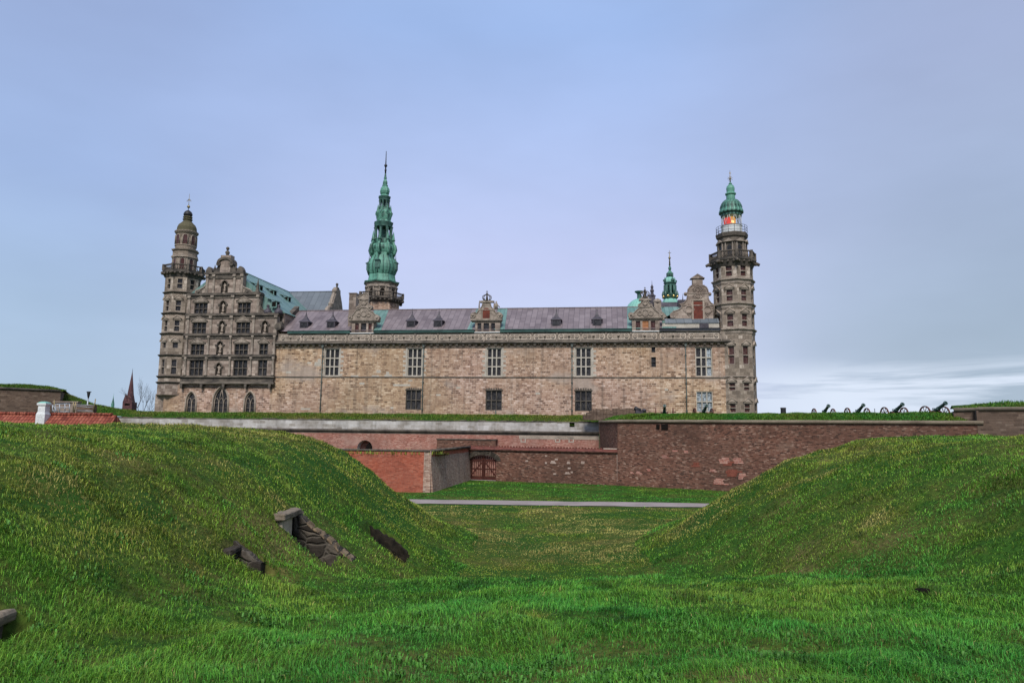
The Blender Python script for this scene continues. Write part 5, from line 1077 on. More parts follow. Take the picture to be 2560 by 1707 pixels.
bricks([(1663,1141,.3,.16),(1812,1151,.55,.3),(1845,1151,.45,.28),(1855,1190,.4,.3),(1800,1203,.7,.3),(1782,1176,.35,.14),(1690,1127,.3,.1),(1715,1129,.22,.14),(1624,1175,.22,.12),(1581,1181,.2,.12),(1598,1181,.3,.14)], bas, 'pinkbrick', 'brick_patch')
# curtain wall below the castle
cur = thing('curtain_wall', 'long curtain wall, limewashed parapet over pink brick, below the castle', 'curtain wall', (0, -11.2, 0))
uA, uB = -110., 12.25; DC = -11.2; ZP = 6.62; zco = 5.35
g = MB(); wall(g, uA, uB, zco+.1, ZP, [(9.0-.32, 9.0+.3, ZP-.55, ZP-.02)], DC, 1.2, .5); part('parapet', g, M['render'], cur)
g = MB(); g.box(uA, uB, DC-.05, DC+1.2, ZP, ZP+.08)
for k in range(60):
    u_ = uA+random.uniform(0, uB-uA); g.box(u_-random.uniform(.2,.6), u_+random.uniform(.2,.6), DC-.08, DC+1., ZP+.081, ZP+.16)
part('parapet_top', g, M['ledge'], cur)
g = MB(); g.tube([(uA,DC-.06,zco),(uB,DC-.06,zco)], .17, 8); g.box(uA, uB, DC-.02, DC+.5, zco-.35, zco-.1); part('cordon', g, M['dark_stone'], cur)
au0, au1 = FP(893,1113,DC)[0], FP(931.5,1113,DC)[0]; az1 = FP(912,1100,DC)[1]; az0 = FP(912,1127,DC)[1]-.4
g = MB(); wall(g, uA, uB, -.4, zco+.1, [(au0, au1, az0, az1)], DC, 1.2, 1.5, True)
am, ar = (au0+au1)/2, (au1-au0)/2
for s_ in (-1, 1): g.prism([(am+s_*ar, az1), (am, az1)]+[(am+s_*ar*math.sin(t), az1-ar*1.0+ar*math.cos(t)) for t in (.0,.35,.7,1.05,1.35,1.57)], DC, DC+1.5)
part('wall', g, M['pinkbrick'], cur)
g = MB(); g.box(au0+.02, au1-.02, DC+1.4, DC+1.5, az0, az1); g.prism([(am-.05,az0),(au1-.01,az0),(au1-.01,az1-.9),(am+.55,az1-.25),(am+.2,az1-.5),(am-.05,az1-1.0)], DC+.3, DC+.35); part('sally_port_opening', g, M['dark'], cur)
g = MB(); g.quad((au0+.012,DC+.01,az0),(au0+.012,DC+1.4,az0),(au0+.012,DC+1.4,az1-ar),(au0+.012,DC+.01,az1-ar)); 
ts = [math.pi-t*math.pi/12 for t in range(13)]
g.add([(am+(ar-.015)*math.cos(t), DC+.01, az1-ar+(ar-.015)*math.sin(t)) for t in ts]+[(am+(ar-.015)*math.cos(t), DC+1.4, az1-ar+(ar-.015)*math.sin(t)) for t in ts], [(i,13+i,14+i,i+1) for i in range(12)]); part('arch_reveal', g, M['white'], cur)
g = MB()
for x, y in ((1308,1099),(1394,1099),(1428,1099)): u_, z_ = FP(x,y,DC); g.box(u_-.32,u_+.32,DC-.03,DC+.02,z_-.3,z_-.2); g.box(u_-.32,u_+.32,DC-.03,DC+.02,z_+.18,z_+.3); g.box(u_-.32,u_-.2,DC-.028,DC+.02,z_-.2,z_+.18); g.box(u_+.2,u_+.32,DC-.028,DC+.02,z_-.2,z_+.18)
part('blocked_opening', g, M['pale_stone'], cur)
g = MB(); u0_, z0_ = FP(1420,1083,DC); wall(g, u0_-6, uB, zco-.8, zco-.36, [], DC-.03, .02, .01); part('stone_course', g, M['frieze'], cur)
# low outworks in front of it
C1 = Vector((-7.24, 64.1, 0)); G0 = Vector((-4.75, 80.0, 0)); CL = Vector((-34, 66., 0))
ZO = 3.62
ow = thing('outwork_wall', 'low bright red brick wall with a stained grey-brown return beside the gate', 'brick wall', tuple(C1), False)
g = MB(); seg_wall(g, CL, C1-Vector((.55,0,0)), -.4, ZO, 1., .3); part('wall', g, M['redbrick'], ow)
g = MB(); seg_wall(g, C1, G0, -.4, ZO-.5, 1., .3); part('return_wall', g, M['stainbrick'], ow)
g = MB(); seg_wall(g, C1, G0, ZO-.5, ZO, 1., .0); part('red_return_top', g, M['redbrick'], ow)
g = MB(); seg_wall(g, C1-Vector((.62,.0,0)), C1+Vector((.03,.0,0)), -.4, ZO+.02, .9, .34); part('quoin', g, M['stainbrick'], ow)
g = MB(); g.tube([tuple(CL+Vector((0,0,ZO+.02))), tuple(C1+Vector((-.1,0,ZO+.02)))], .12, 6); g.tube([tuple(C1+Vector((0,0,ZO+.04))), tuple(G0+Vector((.1,0,ZO+.04)))], .14, 6); part('coping', g, M['dark_stone'], ow)
structure('outwork_turf', grid_mesh('outwork_turf', *(lambda X, Y: (X, Y, ZO-.28-.75*np.clip((Y-66.5)/14,0,1)+.2*vnoise(X*.8,Y*.8,4)-.1))(*np.meshgrid(np.linspace(-34,-6.2,50), np.linspace(65.4,88.,40)))), M['turf'])
# gate wall running from the gate to the bastion
dG = (P1-G0).normalized(); gl = (P1-G0).length
gwl = thing('gate_wall', 'dark stained brick wall with red tile coping between gate and bastion', 'brick wall', tuple(G0), False)
def onG(px, py): return on_face(px, py, G0, dG)
ga, gb = (onG(1173,1170)-G0).dot(dG), (onG(1240,1170)-G0).dot(dG); gzt, gzs = onG(1206,1137).z, onG(1172,1150).z
class L2:                                                                  # wall-local mesh: x along the wall, y behind, z up
    def __init__(s): s.m = MB(); s.m.fr = (G0.x, G0.y, dG.x, dG.y, -dG.y, dG.x)
g = L2().m; wall(g, 0, gl, -.4, 3.33, [(ga, gb, -.3, gzt)], 0, .9, .7, False); wall(g, 0, gl, -.4, 3.33, [(ga, gb, -.3, gzt)], .72, .1, .1, False)
mG = (ga+gb)/2; rG = (gb-ga)/2; hA = gzt-gzs
for s_ in (-1, 1): g.prism([(mG+s_*rG, gzt), (mG, gzt)]+[(mG+s_*rG*math.sin(t), gzs+hA*math.cos(t)) for t in (0,.3,.6,.9,1.2,1.4,1.57)], 0., .7)
part('wall', g, M['darkbrick'], gwl)
g = L2().m
for k in range(13):
    t0 = math.pi*(1-k/13); t1 = math.pi*(1-(k+1)/13); A_ = lambda t, q, e: (mG+(rG+q)*math.cos(t), gzs+(hA+q)*math.sin(t))
    g.prism([A_(t0,.0,0),A_(t1-.02 if k<12 else t1,.0,0),A_(t1-.02 if k<12 else t1,.55,0),A_(t0,.55,0)], -.05, .05)
part('gate_arch', g, M['rubble'], gwl)
g = L2().m; g.box(-.05, gl, -.22, 1.0, 3.34, 3.42); part('brick_course', g, M['darkbrick'], gwl); g = L2().m; g.quad((-.05,-.26,3.425),(gl,-.26,3.425),(gl,.5,3.72),(-.05,.5,3.72)); g.quad((gl,1.2,3.425),(-.05,1.2,3.425),(-.05,.5,3.72),(gl,.5,3.72)); part('tile_coping', g, M['old_tile'], gwl)
g = L2().m
for k in range(int(gl/.34)): g.ball((.1+k*.34, .5, 3.74), .12, 6)
part('ridge_tiles', g, M['old_tile'], gwl)
g = L2().m; g.box(gl-1.6, gl-.02, .35, .65, 3.7, 3.8); part('mortar_fillet', g, M['frieze_light'], gwl)
bricks([(1318,1152,.22,.09),(1366,1157,.2,.1),(1384,1155,.36,.15),(1390,1148,.18,.1),(1422,1156,.22,.14),(1458,1156,.26,.14),(1422,1170,.15,.09),(1430,1180,.15,.1),(1420,1182,.28,.12),(1387,1184,.22,.09),(1366,1139,.15,.08),(1543,1168,.03,1.5)], gwl, 'pale_brick', 'brick_patch', G0, dG, 0.)
# timber gate
gt = thing('timber_gate', 'red-brown arched double timber gate with pale gaps between slats', 'gate', tuple(G0+dG*mG), False)
for s_ in (-1, 1):
    g = L2().m; n = 6
    for k in range(n):
        x = mG+s_*(.06+(rG-.16)*(k+.5)/n); hh = gzs+hA*math.sqrt(max(0,1-((x-mG)/rG)**2))-.12; w = .047
        g.box(x-w, x+w, .34, .40, -.02, hh)
    x0, x1 = sorted((mG+s_*.04, mG+s_*(rG-.05)))
    g.box(x0, x1, .28, .338, .0, .42); g.box(x0, x1, .28, .338, gzs-.12, gzs+.12); g.box(x0, x1, .405, .45, gzs*.52, gzs*.52+.16)
    a, b = (mG+s_*.1, gzs-.1), (mG+s_*(rG-.1), .45); w = .11
    g.add([(a[0],.27,a[1]-w),(a[0],.27,a[1]+w),(b[0],.27,b[1]+w),(b[0],.27,b[1]-w),(a[0],.335,a[1]-w),(a[0],.335,a[1]+w),(b[0],.335,b[1]+w),(b[0],.335,b[1]-w)], [(0,1,2,3),(4,7,6,5),(0,4,5,1),(1,5,6,2),(2,6,7,3),(3,7,4,0)])
    g.box(min(mG+s_*.02,mG+s_*.12), max(mG+s_*.02,mG+s_*.12), .27, .43, -.02, gzt-.2)
    part('gate_leaf', g, M['gatewood'], gt)
structure('gateway_ground', (lambda m_: m_)(MB().plan([tuple((G0+dG*(ga-.5)).xy), tuple((G0+dG*(gb+.5)).xy), tuple((G0+dG*(gb+1)+Vector((0,5,0))).xy), tuple((G0+dG*(ga-1)+Vector((0,5,0))).xy)], -.02, .03)), M['path'])
# low brick block behind the coping
bk = thing('brick_block', 'low dark brick block against the curtain wall above the gate', 'brick wall', (FP(1165,1105,-12)[0], -12.2, 0))
u0_, u1_ = FP(1092,1104,-12.6)[0], FP(1239,1104,-12.6)[0]; z1_ = FP(1165,1097,-12.6)[1]
g = MB(); g.box(u0_, u1_, -12.6, DC-.06, 3.1, z1_-.1); part('wall', g, M['darkbrick'], bk); g = MB(); g.box(u0_-.06, u1_+.06, -12.68, DC-.055, z1_-.1, z1_); part('cap_course', g, M['dark_stone'], bk)
# far left bastion
def at(px, py, Y): return atY(px, py, Y)
lb = thing('west_bastion_wall', 'brown rubble bastion wall behind the red tiled roof at the far left', 'bastion wall', (-62, 86, 0), False)
A_, B_ = at(-260, 1000, 84).xy, at(150, 1000, 92).xy; A_ = Vector((*A_, 0)); B_ = Vector((*B_, 0)); zA_, zB2 = at(-260, 958, 84).z, at(150, 977, 92).z
g = MB(); t = (B_-A_).normalized(); nr = Vector((-t.y, t.x, 0)); w = nr*2
Bb = B_+t*.25
g.add([(A_.x,A_.y,-.4),(Bb.x,Bb.y,-.4),(B_.x,B_.y,zB2),(A_.x,A_.y,zA_)]+[((A_+w).x,(A_+w).y,-.4),((Bb+w*4).x,(Bb+w*4).y,-.4),((B_+w*4).x,(B_+w*4).y,zB2),((A_+w).x,(A_+w).y,zA_)], [(0,1,2,3),(3,2,6,7),(1,5,6,2),(4,7,6,5),(0,3,7,4)]); part('wall', g, M['brownwall'], lb)
g = MB(); g.tube([(A_.x,A_.y-.05,zA_),(B_.x,B_.y-.05,zB2)], .16, 6); part('coping', g, M['dark_stone'], lb)
# ------------------------------------------------------------------ turf terraces behind the walls
def terrace(name, line, prof, ns=2, seed=1, amp=.22):                       # line: points along the wall top; prof: [(depth behind, z)]
    S = [0]; 
    for a, b in zip(line, line[1:]): S.append(S[-1]+(b-a).length)
    L = S[-1]; N = max(2, int(L/.55)); T = np.linspace(0, L, N); Dp = np.concatenate([np.arange(0, 6, .3), np.arange(6, prof[-1][0]+.1, 1.2)])
    lx = np.interp(T, S, [p.x for p in line]); ly = np.interp(T, S, [p.y for p in line])
    tx = np.gradient(lx, T); ty = np.gradient(ly, T); l_ = np.hypot(tx, ty); nx_, ny_ = -ty/l_, tx/l_
    X = lx[None,:]+nx_[None,:]*Dp[:,None]; Y = ly[None,:]+ny_[None,:]*Dp[:,None]
    Z = np.interp(Dp, [p[0] for p in prof], [p[1] for p in prof])[:,None]+0*X
    Z = Z+(vnoise(X*.5, Y*.5, seed, 3)-.5)*amp*np.clip(Dp/1.5,0,1)[:,None]*np.clip((12-Dp)/6,.2,1)[:,None]
    return X, Y, Z
cl = [O+EU*u_+ED*(DC+.15) for u_ in (-110., -76., -40., 0., 12.4)]
TX, TY, TZ = terrace('castle_terrace', cl, [(0, ZP-.35), (.5, ZP+.12), (1.4, ZP+.45), (4.0, 7.42), (10.8, 7.55), (40, 7.55)], seed=2)
# the west end climbs to the rampart
def west_rise(X, Y):
    px = 1280+X/Y*F; zt_ = 5.6+np.interp(px, [-300,60,120,150,180,210,240,300,360,400,430], [104,92,89,84,72,62,50,40,33,27,22])*np.clip(Y,90,140)/F
    return px, zt_
pxs, zt_ = west_rise(TX, TY); wgt = np.clip((TY-91)/7, 0, 1)*np.clip((430-pxs)/25, 0, 1)
TZ = np.where(TY > 60, TZ*(1-wgt)+np.maximum(TZ, zt_)*wgt, TZ)
TZ = TZ+.42*np.clip((TX-9.6)/1.6,0,1)*np.clip((TY-84.2)/1.,0,1)
structure('castle_terrace', grid_mesh('castle_terrace', TX, TY, TZ), M['turf'])
fl = [P1+Vector((.05,.2,0)), PR+Vector((0,.15,0))]
BX, BY, BZ = terrace('bastion_turf', fl, [(0, ZBW-.1), (.25, ZBW+.16), (1.3, ZBW+.5), (3.2, ZBW+.82), (7, ZBW+.85), (26, ZBW+.7)], seed=4, amp=.3)
ed = np.clip((((PR.x-BX)*d_.x+(PR.y-BY)*d_.y))/1.1, 0, 1); BZ = ZBW-.1+(BZ-ZBW+.1)*ed
structure('bastion_turf', grid_mesh('bastion_turf', BX, BY, BZ), M['turf'])
f2 = [P0+Vector((.1,0,0)), P1+Vector((.1,.2,0))]
FX, FY, FZ = terrace('flank_turf', [P00+Vector((.15,0,0)), P0+Vector((.15,0,0)), P1+Vector((.15,.1,0))], [(0, ZBW-.1), (.25, ZBW+.2), (1.5, ZBW+.55), (3.5, ZBW+.8), (8, ZBW+.75), (12, ZBW-.2)], seed=5, amp=.2)
structure('flank_turf', grid_mesh('flank_turf', FX, FY, FZ), M['turf'])
HX, HY, HZ = terrace('upper_bastion_turf', [UA+Vector((.3,.3,0)), UA+d_*4+nrm*-.0+Vector((0,.3,0)), PE+nrm*1.5], [(0, zt2-.25), (.6, zt2), (3., zt2+.55), (6, zt2+.75), (24, zt2+.7)], seed=6, amp=.3)
q = np.clip(((HX-UA.x)-.8)/6, .08, 1); HZ = zt2-.25+(HZ-zt2+.25)*q
structure('upper_bastion_turf', grid_mesh('upper_bastion_turf', HX, HY, HZ), M['turf'])
WX, WY, WZ = terrace('west_bastion_turf', [A_+Vector((0,.3,0)), B_+Vector((.1,.3,0))], [(0, 0.), (.4, .12), (2.5, .55), (6, .6), (14, .4)], seed=7, amp=.25)
tpar = np.linspace(0, 1, WX.shape[1])[None,:]; WZ = WZ*np.interp(tpar, [0,.75,.92,1.], [1.,1.,.8,.3])+(zA_+(zB2-zA_)*tpar)
structure('west_bastion_turf', grid_mesh('west_bastion_turf', WX, WY, WZ), M['turf'])
# rubble wall stub on the terrace
p0, p1 = at(1458, 1026, 84), at(1590, 1022, 84)
st_ = MB()
for k in range(16):
    x = p0.x+(p1.x-p0.x)*k/16; st_.box(x, x+(p1.x-p0.x)/16-.02, 83.7+random.uniform(-.05,.05), 84.5, 6.9, p0.z+.10+random.uniform(-.18,.1)-max(0,3-k)*.16+(p1.z-p0.z)*k/16)
single('rubble_wall', st_, M['brownwall'], 'low broken rubble wall on the grass bank before the barred window', 'wall', ((p0.x+p1.x)/2, 84, 6.9))
# ================================================================== SMALLER THINGS
# red tiled house behind the left mound
Yh = 56.; r0, r1 = at(-120, 1034, Yh), at(291, 1038, Yh); zrg = (at(0,1033.5,Yh).z+at(290,1038.5,Yh).z)/2
hs = thing('tiled_house', 'low house with red pantile roof half hidden behind the left grass mound', 'house', ((r0.x+r1.x)/2, Yh, 0), False)
g = MB(); xa, xb = r0.x, r1.x; dz = 2.6; dy = 2.9
g.quad((xa,Yh-dy,zrg-dz),(xb+.45,Yh-dy,zrg-dz),(xb,Yh,zrg),(xa,Yh,zrg)); g.quad((xb+.45,Yh+dy,zrg-dz),(xa,Yh+dy,zrg-dz),(xa,Yh,zrg),(xb,Yh,zrg)); g.quad((xa,Yh-dy,zrg-dz-.08),(xb+.45,Yh-dy,zrg-dz-.08),(xb+.45,Yh-dy,zrg-dz),(xa,Yh-dy,zrg-dz))
rf = part('roof', g, M['tile'], hs)
g = MB(); g.quad((xb+.46,Yh-dy,zrg-dz),(xb+.46,Yh+dy,zrg-dz),(xb+.01,Yh,zrg)); part('roof_end', g, M['tile'], hs)
g = MB()
for k in range(int((xb-xa)/.4)): x = xa+.2+k*.4; g.tube([(x-.19,Yh,zrg+.03),(x+.2,Yh,zrg+.05)], [.13,.15], 6)
part('ridge_tiles', g, M['tile'], rf)
g = MB(); g.box(xa, xb, Yh-dy+.3, Yh+dy-.3, 0, zrg-dz-.04); part('wall', g, M['white'], hs)
cx, Yc = at(113.5, 1030, Yh-.4).x, Yh-.5; zc0, zc1 = at(113, 1049, Yc).z, at(113, 1013, Yc).z; wch = .40
g = MB(); ro = math.pi/4
g.lathe(cx-.08, Yc, [(.50,zc0-.6),(.50,zrg+.0),(.40,zrg+.18),(.40,zc1-.05),(.49,zc1),(.51,zc1+.1),(.49,zc1+.16)], 4, ro); part('chimney', g, M['white'], hs)
g = MB(); g.lathe(cx-.08, Yc, [(.47,zc1+.16),(.4,zc1+.24),(.16,zc1+.3)], 4, ro); part('chimney_cap', g, M['bright_green'], hs)
# metal railing with a stair beside the house
Yr = 70.; rl = thing('metal_railing', 'galvanised metal railings with a small stair behind the red roof', 'railing', tuple(at(170,1036,Yr)), False)
def rp(px, py, Y=Yr): return tuple(at(px, py, Y))
m_gal = plain('galvanised_steel', (.33,.36,.40), .45, .5, .3); M['gal'] = m_gal
def rails(L, r_=.035, m='gal', nm='rail_panel', Y=Yr):
    g = MB()
    for (a, b) in L: g.tube([rp(*a, Y), rp(*b, Y)], r_, 5)
    return part(nm, g, M[m], rl)
rails([((149,1009.5),(174.5,1009)),((149,1018.5),(174,1018.5)),((149,1029),(174,1029)),((149,1009.5),(149,1031)),((162.5,1010),(162.5,1029)),((174.5,1009),(173,1031))], .045)
rails([((137.5,1010.5),(149,1010.2)),((138,1019),(148,1019)),((138,1010.5),(138,1031))], .04)
rails([((131.5,1012),(145,1030)),((131.5,1023),(138,1032)),((131.5,1012),(131.5,1032)),((138,1021),(138,1032))], .05, 'gal', 'stair_rail')
rails([((136,999),(135,1031)),((184,1003),(183,1030)),((190,1004),(186,1031)),((239,997),(234,1028))], .05, 'gold_rod', 'post')
rails([((192,1015),(232,1018)),((192,1026),(232,1027)),((192,1011),(236,1013)),((183,1003),(183,1031))], .03, 'gal')
bw = MB(); p0, p1 = at(190,1030,Yr+2), at(234,1030,Yr+2); z1_ = at(210,1012,Yr+2).z
bw.box(p0.x, p1.x, Yr+2, Yr+2.5, 3, z1_); single('brick_retaining_wall', bw, M['brownwall'], 'low brown brick retaining wall behind the metal railings', 'wall', (p0.x, Yr+2, 3))
p0, p1 = at(133,1030,Yr+4), at(192,1030,Yr+4); z1_ = at(160,1006,Yr+4).z
bw = MB(); bw.box(p0.x, p1.x, Yr+4, Yr+4.5, 3, z1_); bw.box(p0.x-.1, p1.x+.1, Yr+3.9, Yr+4.6, z1_, z1_+.15); single('stone_retaining_wall', bw, M['stone_grey'], 'grey stone retaining wall with flat top behind the metal railings', 'wall', (p0.x, Yr+4, 3))
# pole with a beacon basket
pz = at(218, 1004, 92); zt0, zt1 = at(219,993,92).z, at(220,980,92).z
mast = thing('beacon_pole', 'grey pole carrying a dark conical iron basket on the grass rampart', 'pole', (pz.x, 92, pz.z-2), False)
g = MB(); g.tube([(pz.x,92,pz.z-2.4),(pz.x+.1,92,zt0)], .09, 6); part('pole', g, M['gal'], mast)
g = MB(); g.lathe(pz.x+.1, 92, [(.07,zt0-.3),(.10,zt0),(.15,zt0+.2),(.20,zt1-.15),(.22,zt1)], 8); g.box(pz.x-.1, pz.x+.34, 91.8, 92.2, zt1, zt1+.08); part('basket', g, M['iron'], mast)
# far church with red brick spire
Yc = 320.; pc = at(328, 1012, Yc); cx = pc.x
ch = thing('church_tower', 'distant dark red brick church tower with pointed spire left of the castle', 'church', (cx, Yc, 0), False)
wz = lambda y, x=327: at(x, y, Yc).z
hw = (at(340,1000,Yc).x-at(307,1000,Yc).x)/2; m_br = masonry('church_brick', [(0., (.055,.026,.030)), (.6, (.105,.048,.050)), (.95, (.14,.075,.072))], (.08,.04,.04), 1., .4, .02); M['church'] = m_br
hw *= .72; cx = at(307,1000,Yc).x+hw
g = MB(); g.box(cx-hw, cx+hw, Yc, Yc+2*hw, 0, wz(1005)); part('tower', g, M['church'], ch)
for dx in (-1, 1):
    q = MB(); q.prism([(cx+dx*hw*.5-hw*.5, wz(1005)),(cx+dx*hw*.5+hw*.5, wz(1005)),(cx+dx*hw*.5, wz(984))], Yc-.05, Yc+.6); part('gable', q, M['church'], ch)
g = MB(); g.lathe(cx, Yc+hw, [(hw*1.0,wz(1006)),(hw*.62,wz(986)),(hw*.04,wz(928))], 8, math.pi/8); part('spire', g, M['church'], ch)
g = MB()
for dx in (-.22, .22): g.box(cx+dx*hw*1.-.7, cx+dx*hw+.7, Yc-.12, Yc-.01, wz(1013), wz(1008))
part('belfry_opening', g, M['dark'], ch)
g = MB(); g.tube([(cx,Yc+hw,wz(930)),(cx,Yc+hw,wz(920))], [.12,.04], 5); part('vane', g, M['iron'], ch)
Yg = 420.; pg = at(282, 1011, Yg); g = MB(); zt_ = at(282,988,Yg).z
g.lathe(pg.x, Yg, [(1.0,0),(1.0,pg.z),(.95,pg.z+.5),(.35,pg.z+3.),(.05,zt_),(.02,zt_+1.2)], 6); single('green_spire', g, M['copper'], 'tiny distant pale green needle spire left of the church', 'spire', (pg.x, Yg, 0))
# bare tree beside the church
Yt = 150.; pt_ = at(360, 1016, Yt); bt = thing('bare_tree', 'leafless winter tree beside the church and the castle corner', 'tree', (pt_.x, Yt, 0), False)
TR, BR = MB(), MB(); rnd = random.Random(11)
def branch(p, dvec, l, r_, dep):
    pts = [p]; q = p; dd = dvec
    for i in range(3):
        dd = (dd+Vector((rnd.uniform(-.22,.22), rnd.uniform(-.22,.22), rnd.uniform(-.05,.16)))).normalized(); q = q+dd*l/3; pts.append(q)
    (TR if dep == 0 else BR).tube([tuple(v) for v in pts], [r_, r_*.85, r_*.7, r_*.55], 5 if dep < 3 else 3)
    if dep >= 5: return
    for k in range(3 if dep < 4 else 2):
        a_ = rnd.uniform(0, 6.28); sp_ = rnd.uniform(.35,.7); side = Vector((math.cos(a_), math.sin(a_), rnd.uniform(.0,.5))).normalized()
        branch(pts[rnd.choice((2,3,3))], (dd*(1-sp_*.5)+side*sp_).normalized(), l*rnd.uniform(.62,.78), r_*.55, dep+1)
zt_ = at(350, 985, Yt).z
branch(Vector((pt_.x, Yt, 0)), Vector((0,0,1)), zt_*.48, .30, 0)
m_bark = plain('bark', (.06,.05,.045), .9); part('trunk', TR, m_bark, bt); part('crown', BR, m_bark, bt); bt.scale = (.6,.6,1.)
# ------------------------------------------------------------------ cannons
def make_cannon(label):                                                    # local frame: muzzle towards -y, axle along x, wheels on the ground at z 0
    c_ = thing('cannon', label, 'cannon', (0,0,0), False, 'old cannons on the grass rampart')
    el_ = R(27); dv = Vector((0,-math.cos(el_),math.sin(el_))); tr = Vector((0,0,.92))
    sh = [(-1.15,.03),(-1.1,.10),(-1.02,.11),(-.98,.05),(-.92,.06),(-.9,.215),(-.84,.23),(-.8,.205),(-.3,.19),(-.27,.205),(-.2,.205),(-.17,.18),(.45,.165),(.48,.185),(.55,.185),(.58,.155),(1.25,.13),(1.35,.135),(1.48,.185),(1.56,.19),(1.6,.16),(1.6,.085),(1.35,.08)]
    n = 14; g = MB(); ax = dv; px_ = Vector((1,0,0)); py_ = ax.cross(px_); vs = []; fs = []
    for t_, r_ in sh:
        for k in range(n):
            a_ = 2*math.pi*k/n; p = tr+ax*t_+(px_*math.cos(a_)+py_*math.sin(a_))*r_; vs.append(tuple(p))
    for j in range(len(sh)-1):
        for k in range(n): fs.append((j*n+k, j*n+(k+1)%n, (j+1)*n+(k+1)%n, (j+1)*n+k))
    fs += [tuple(range(n)), tuple((len(sh)-1)*n+k for k in range(n))]
    g.add(vs, fs, False); g.tube([(-.4,0,.92),(.4,0,.92)], .075, 8)
    for s_ in (-.07,.07): p = tr+ax*-.05; g.tube([tuple(p+Vector((s_,.14,.17))), tuple(p+Vector((s_,.05,.31))), tuple(p+Vector((s_,-.12,.27))), tuple(p+Vector((s_,-.14,.14)))], .035, 5)
    part('barrel', g, M['bronze_gun'], c_)
    g = MB()
    for s_ in (-1, 1):
        x = s_*.32; g.add([(x-.06,y,z) for y,z in ((-.55,.55),(-.5,.86),(-.1,.98),(.3,.85),(1.6,.28),(2.5,.02),(2.5,-.02+.06),(2.3,.02),(1.2,.22),(.0,.5))]+[(x+.06,y,z) for y,z in ((-.55,.55),(-.5,.86),(-.1,.98),(.3,.85),(1.6,.28),(2.5,.02),(2.5,.04),(2.3,.02),(1.2,.22),(.0,.5))],
            [tuple(range(10)), tuple(range(19,9,-1))]+[(i,(i+1)%10,10+(i+1)%10,10+i) for i in range(10)])
    for y, z in ((-.35,.62),(.5,.55),(1.5,.2),(2.3,.05)): g.box(-.26,.26,y-.1,y+.1,z-.08,z+.1)
    part('carriage', g, M['gunwood'], c_)
    g = MB(); g.tube([(-1.02,0,.70),(1.02,0,.70)], .06, 8); part('axle', g, M['iron'], c_)
    for s_ in (-1, 1):
        g = MB(); x = s_*.95; n = 24; WZ = .70
        for q0, q1, xa_, xb_ in ((.60,.70,-.05,.05),):
            vs = []; fs = []
            for k in range(n):
                a_ = 2*math.pi*k/n; 
                for q, xx in ((q0,xa_),(q1,xa_),(q1,xb_),(q0,xb_)): vs.append((x+xx, q*math.cos(a_), WZ+q*math.sin(a_)))
            for k in range(n):
                j = (k+1)%n
                for q in range(4): fs.append((k*4+q, j*4+q, j*4+(q+1)%4, k*4+(q+1)%4))
            g.add(vs, fs)
        for k in range(10):
            a_ = 2*math.pi*k/10; g.tube([(x, .08*math.cos(a_), WZ+.08*math.sin(a_)), (x, .62*math.cos(a_), WZ+.62*math.sin(a_))], [.04,.03], 5)
        w_ = part('wheel', g, M['gunwood'], c_)
        h_ = MB(); h_.add([(x+xx, q*math.cos(2*math.pi*k/10), WZ+q*math.sin(2*math.pi*k/10)) for q, xx in ((.09,-.16),(.12,-.05),(.12,.05),(.09,.16)) for k in range(10)], [(j*10+k, j*10+(k+1)%10, (j+1)*10+(k+1)%10, (j+1)*10+k) for j in range(3) for k in range(10)]+[tuple(range(10)), tuple(range(30,40))]); part('hub', h_, M['iron'], w_)
    return c_
cspots = [((2059,1037),74.5,-3,'leftmost of the four green cannons against the open sky, right of the dark drum'),
          ((2143,1039),71.5,-1,'second from left of the four green cannons against the open sky'),
          ((2236,1041),68.5,3,'third from left of the four green cannons against the open sky'),
          ((2337,1042),65.0,9,'cannon nearest the taller brick wall, its wheel spokes clearly showing'),
          ((1661,1036),77.0,-11,'black cannon pointing straight ahead before the plain stone wall by the drainpipe'),
          ((1758,1037),75.5,1,'black cannon with red carriage in front of the pale lattice window')]
c0 = make_cannon(cspots[0][3])
for i, ((px, py), Yk, rot, lab) in enumerate(cspots):
    p = at(px, py, Yk); o_ = c0 if i == 0 else dup(c0, (0,0,0), 0, lab)
    o_.location = (p.x, Yk, ZBW+.20); o_.rotation_euler = (0, 0, R(rot)); o_.scale = (1.04,)*3 if i < 4 else (.98,)*3
# dark drum and dismounted barrel
p = at(1958.5, 1034, 73.5); zb = ZBW+.9; hh = at(1958.5,1018.5,73.5).z-zb; dr_ = thing('iron_drum', 'dark cylindrical iron drum with rim on the grass rampart', 'drum', (p.x, 73.5, zb), False)
g = MB(); g.lathe(p.x, 73.5, [(.27,zb),(.27,zb+hh*.32),(.285,zb+hh*.35),(.27,zb+hh*.38),(.27,zb+hh-.12)], 18); part('body', g, M['iron'], dr_)
g = MB(); g.lathe(p.x, 73.5, [(.29,zb+hh-.12),(.29,zb+hh-.02),(.2,zb+hh)], 18); part('lid', g, M['lead'], dr_)
p = at(1598.5, 1023, 78.); z0 = ZBW+1.05; mo_ = thing('mortar_gun', 'short black mortar gun on a low bed in the grass', 'mortar', (p.x, 78, z0), False)
g = MB(); g.tube([(p.x-.55,78.,z0+.55),(p.x-.3,78.,z0+.4),(p.x+.1,78,z0+.2)], [.24,.25,.27], 10); part('barrel', g, M['iron'], mo_)
g = MB(); g.box(p.x-.45,p.x+.7,77.75,77.85,z0-.2,z0+.3); g.box(p.x-.45,p.x+.7,78.15,78.25,z0-.2,z0+.3); g.tube([(p.x+.5,77.7,z0+.28),(p.x+.5,78.3,z0+.28)], .2, 8); part('bed', g, M['lead'], mo_)
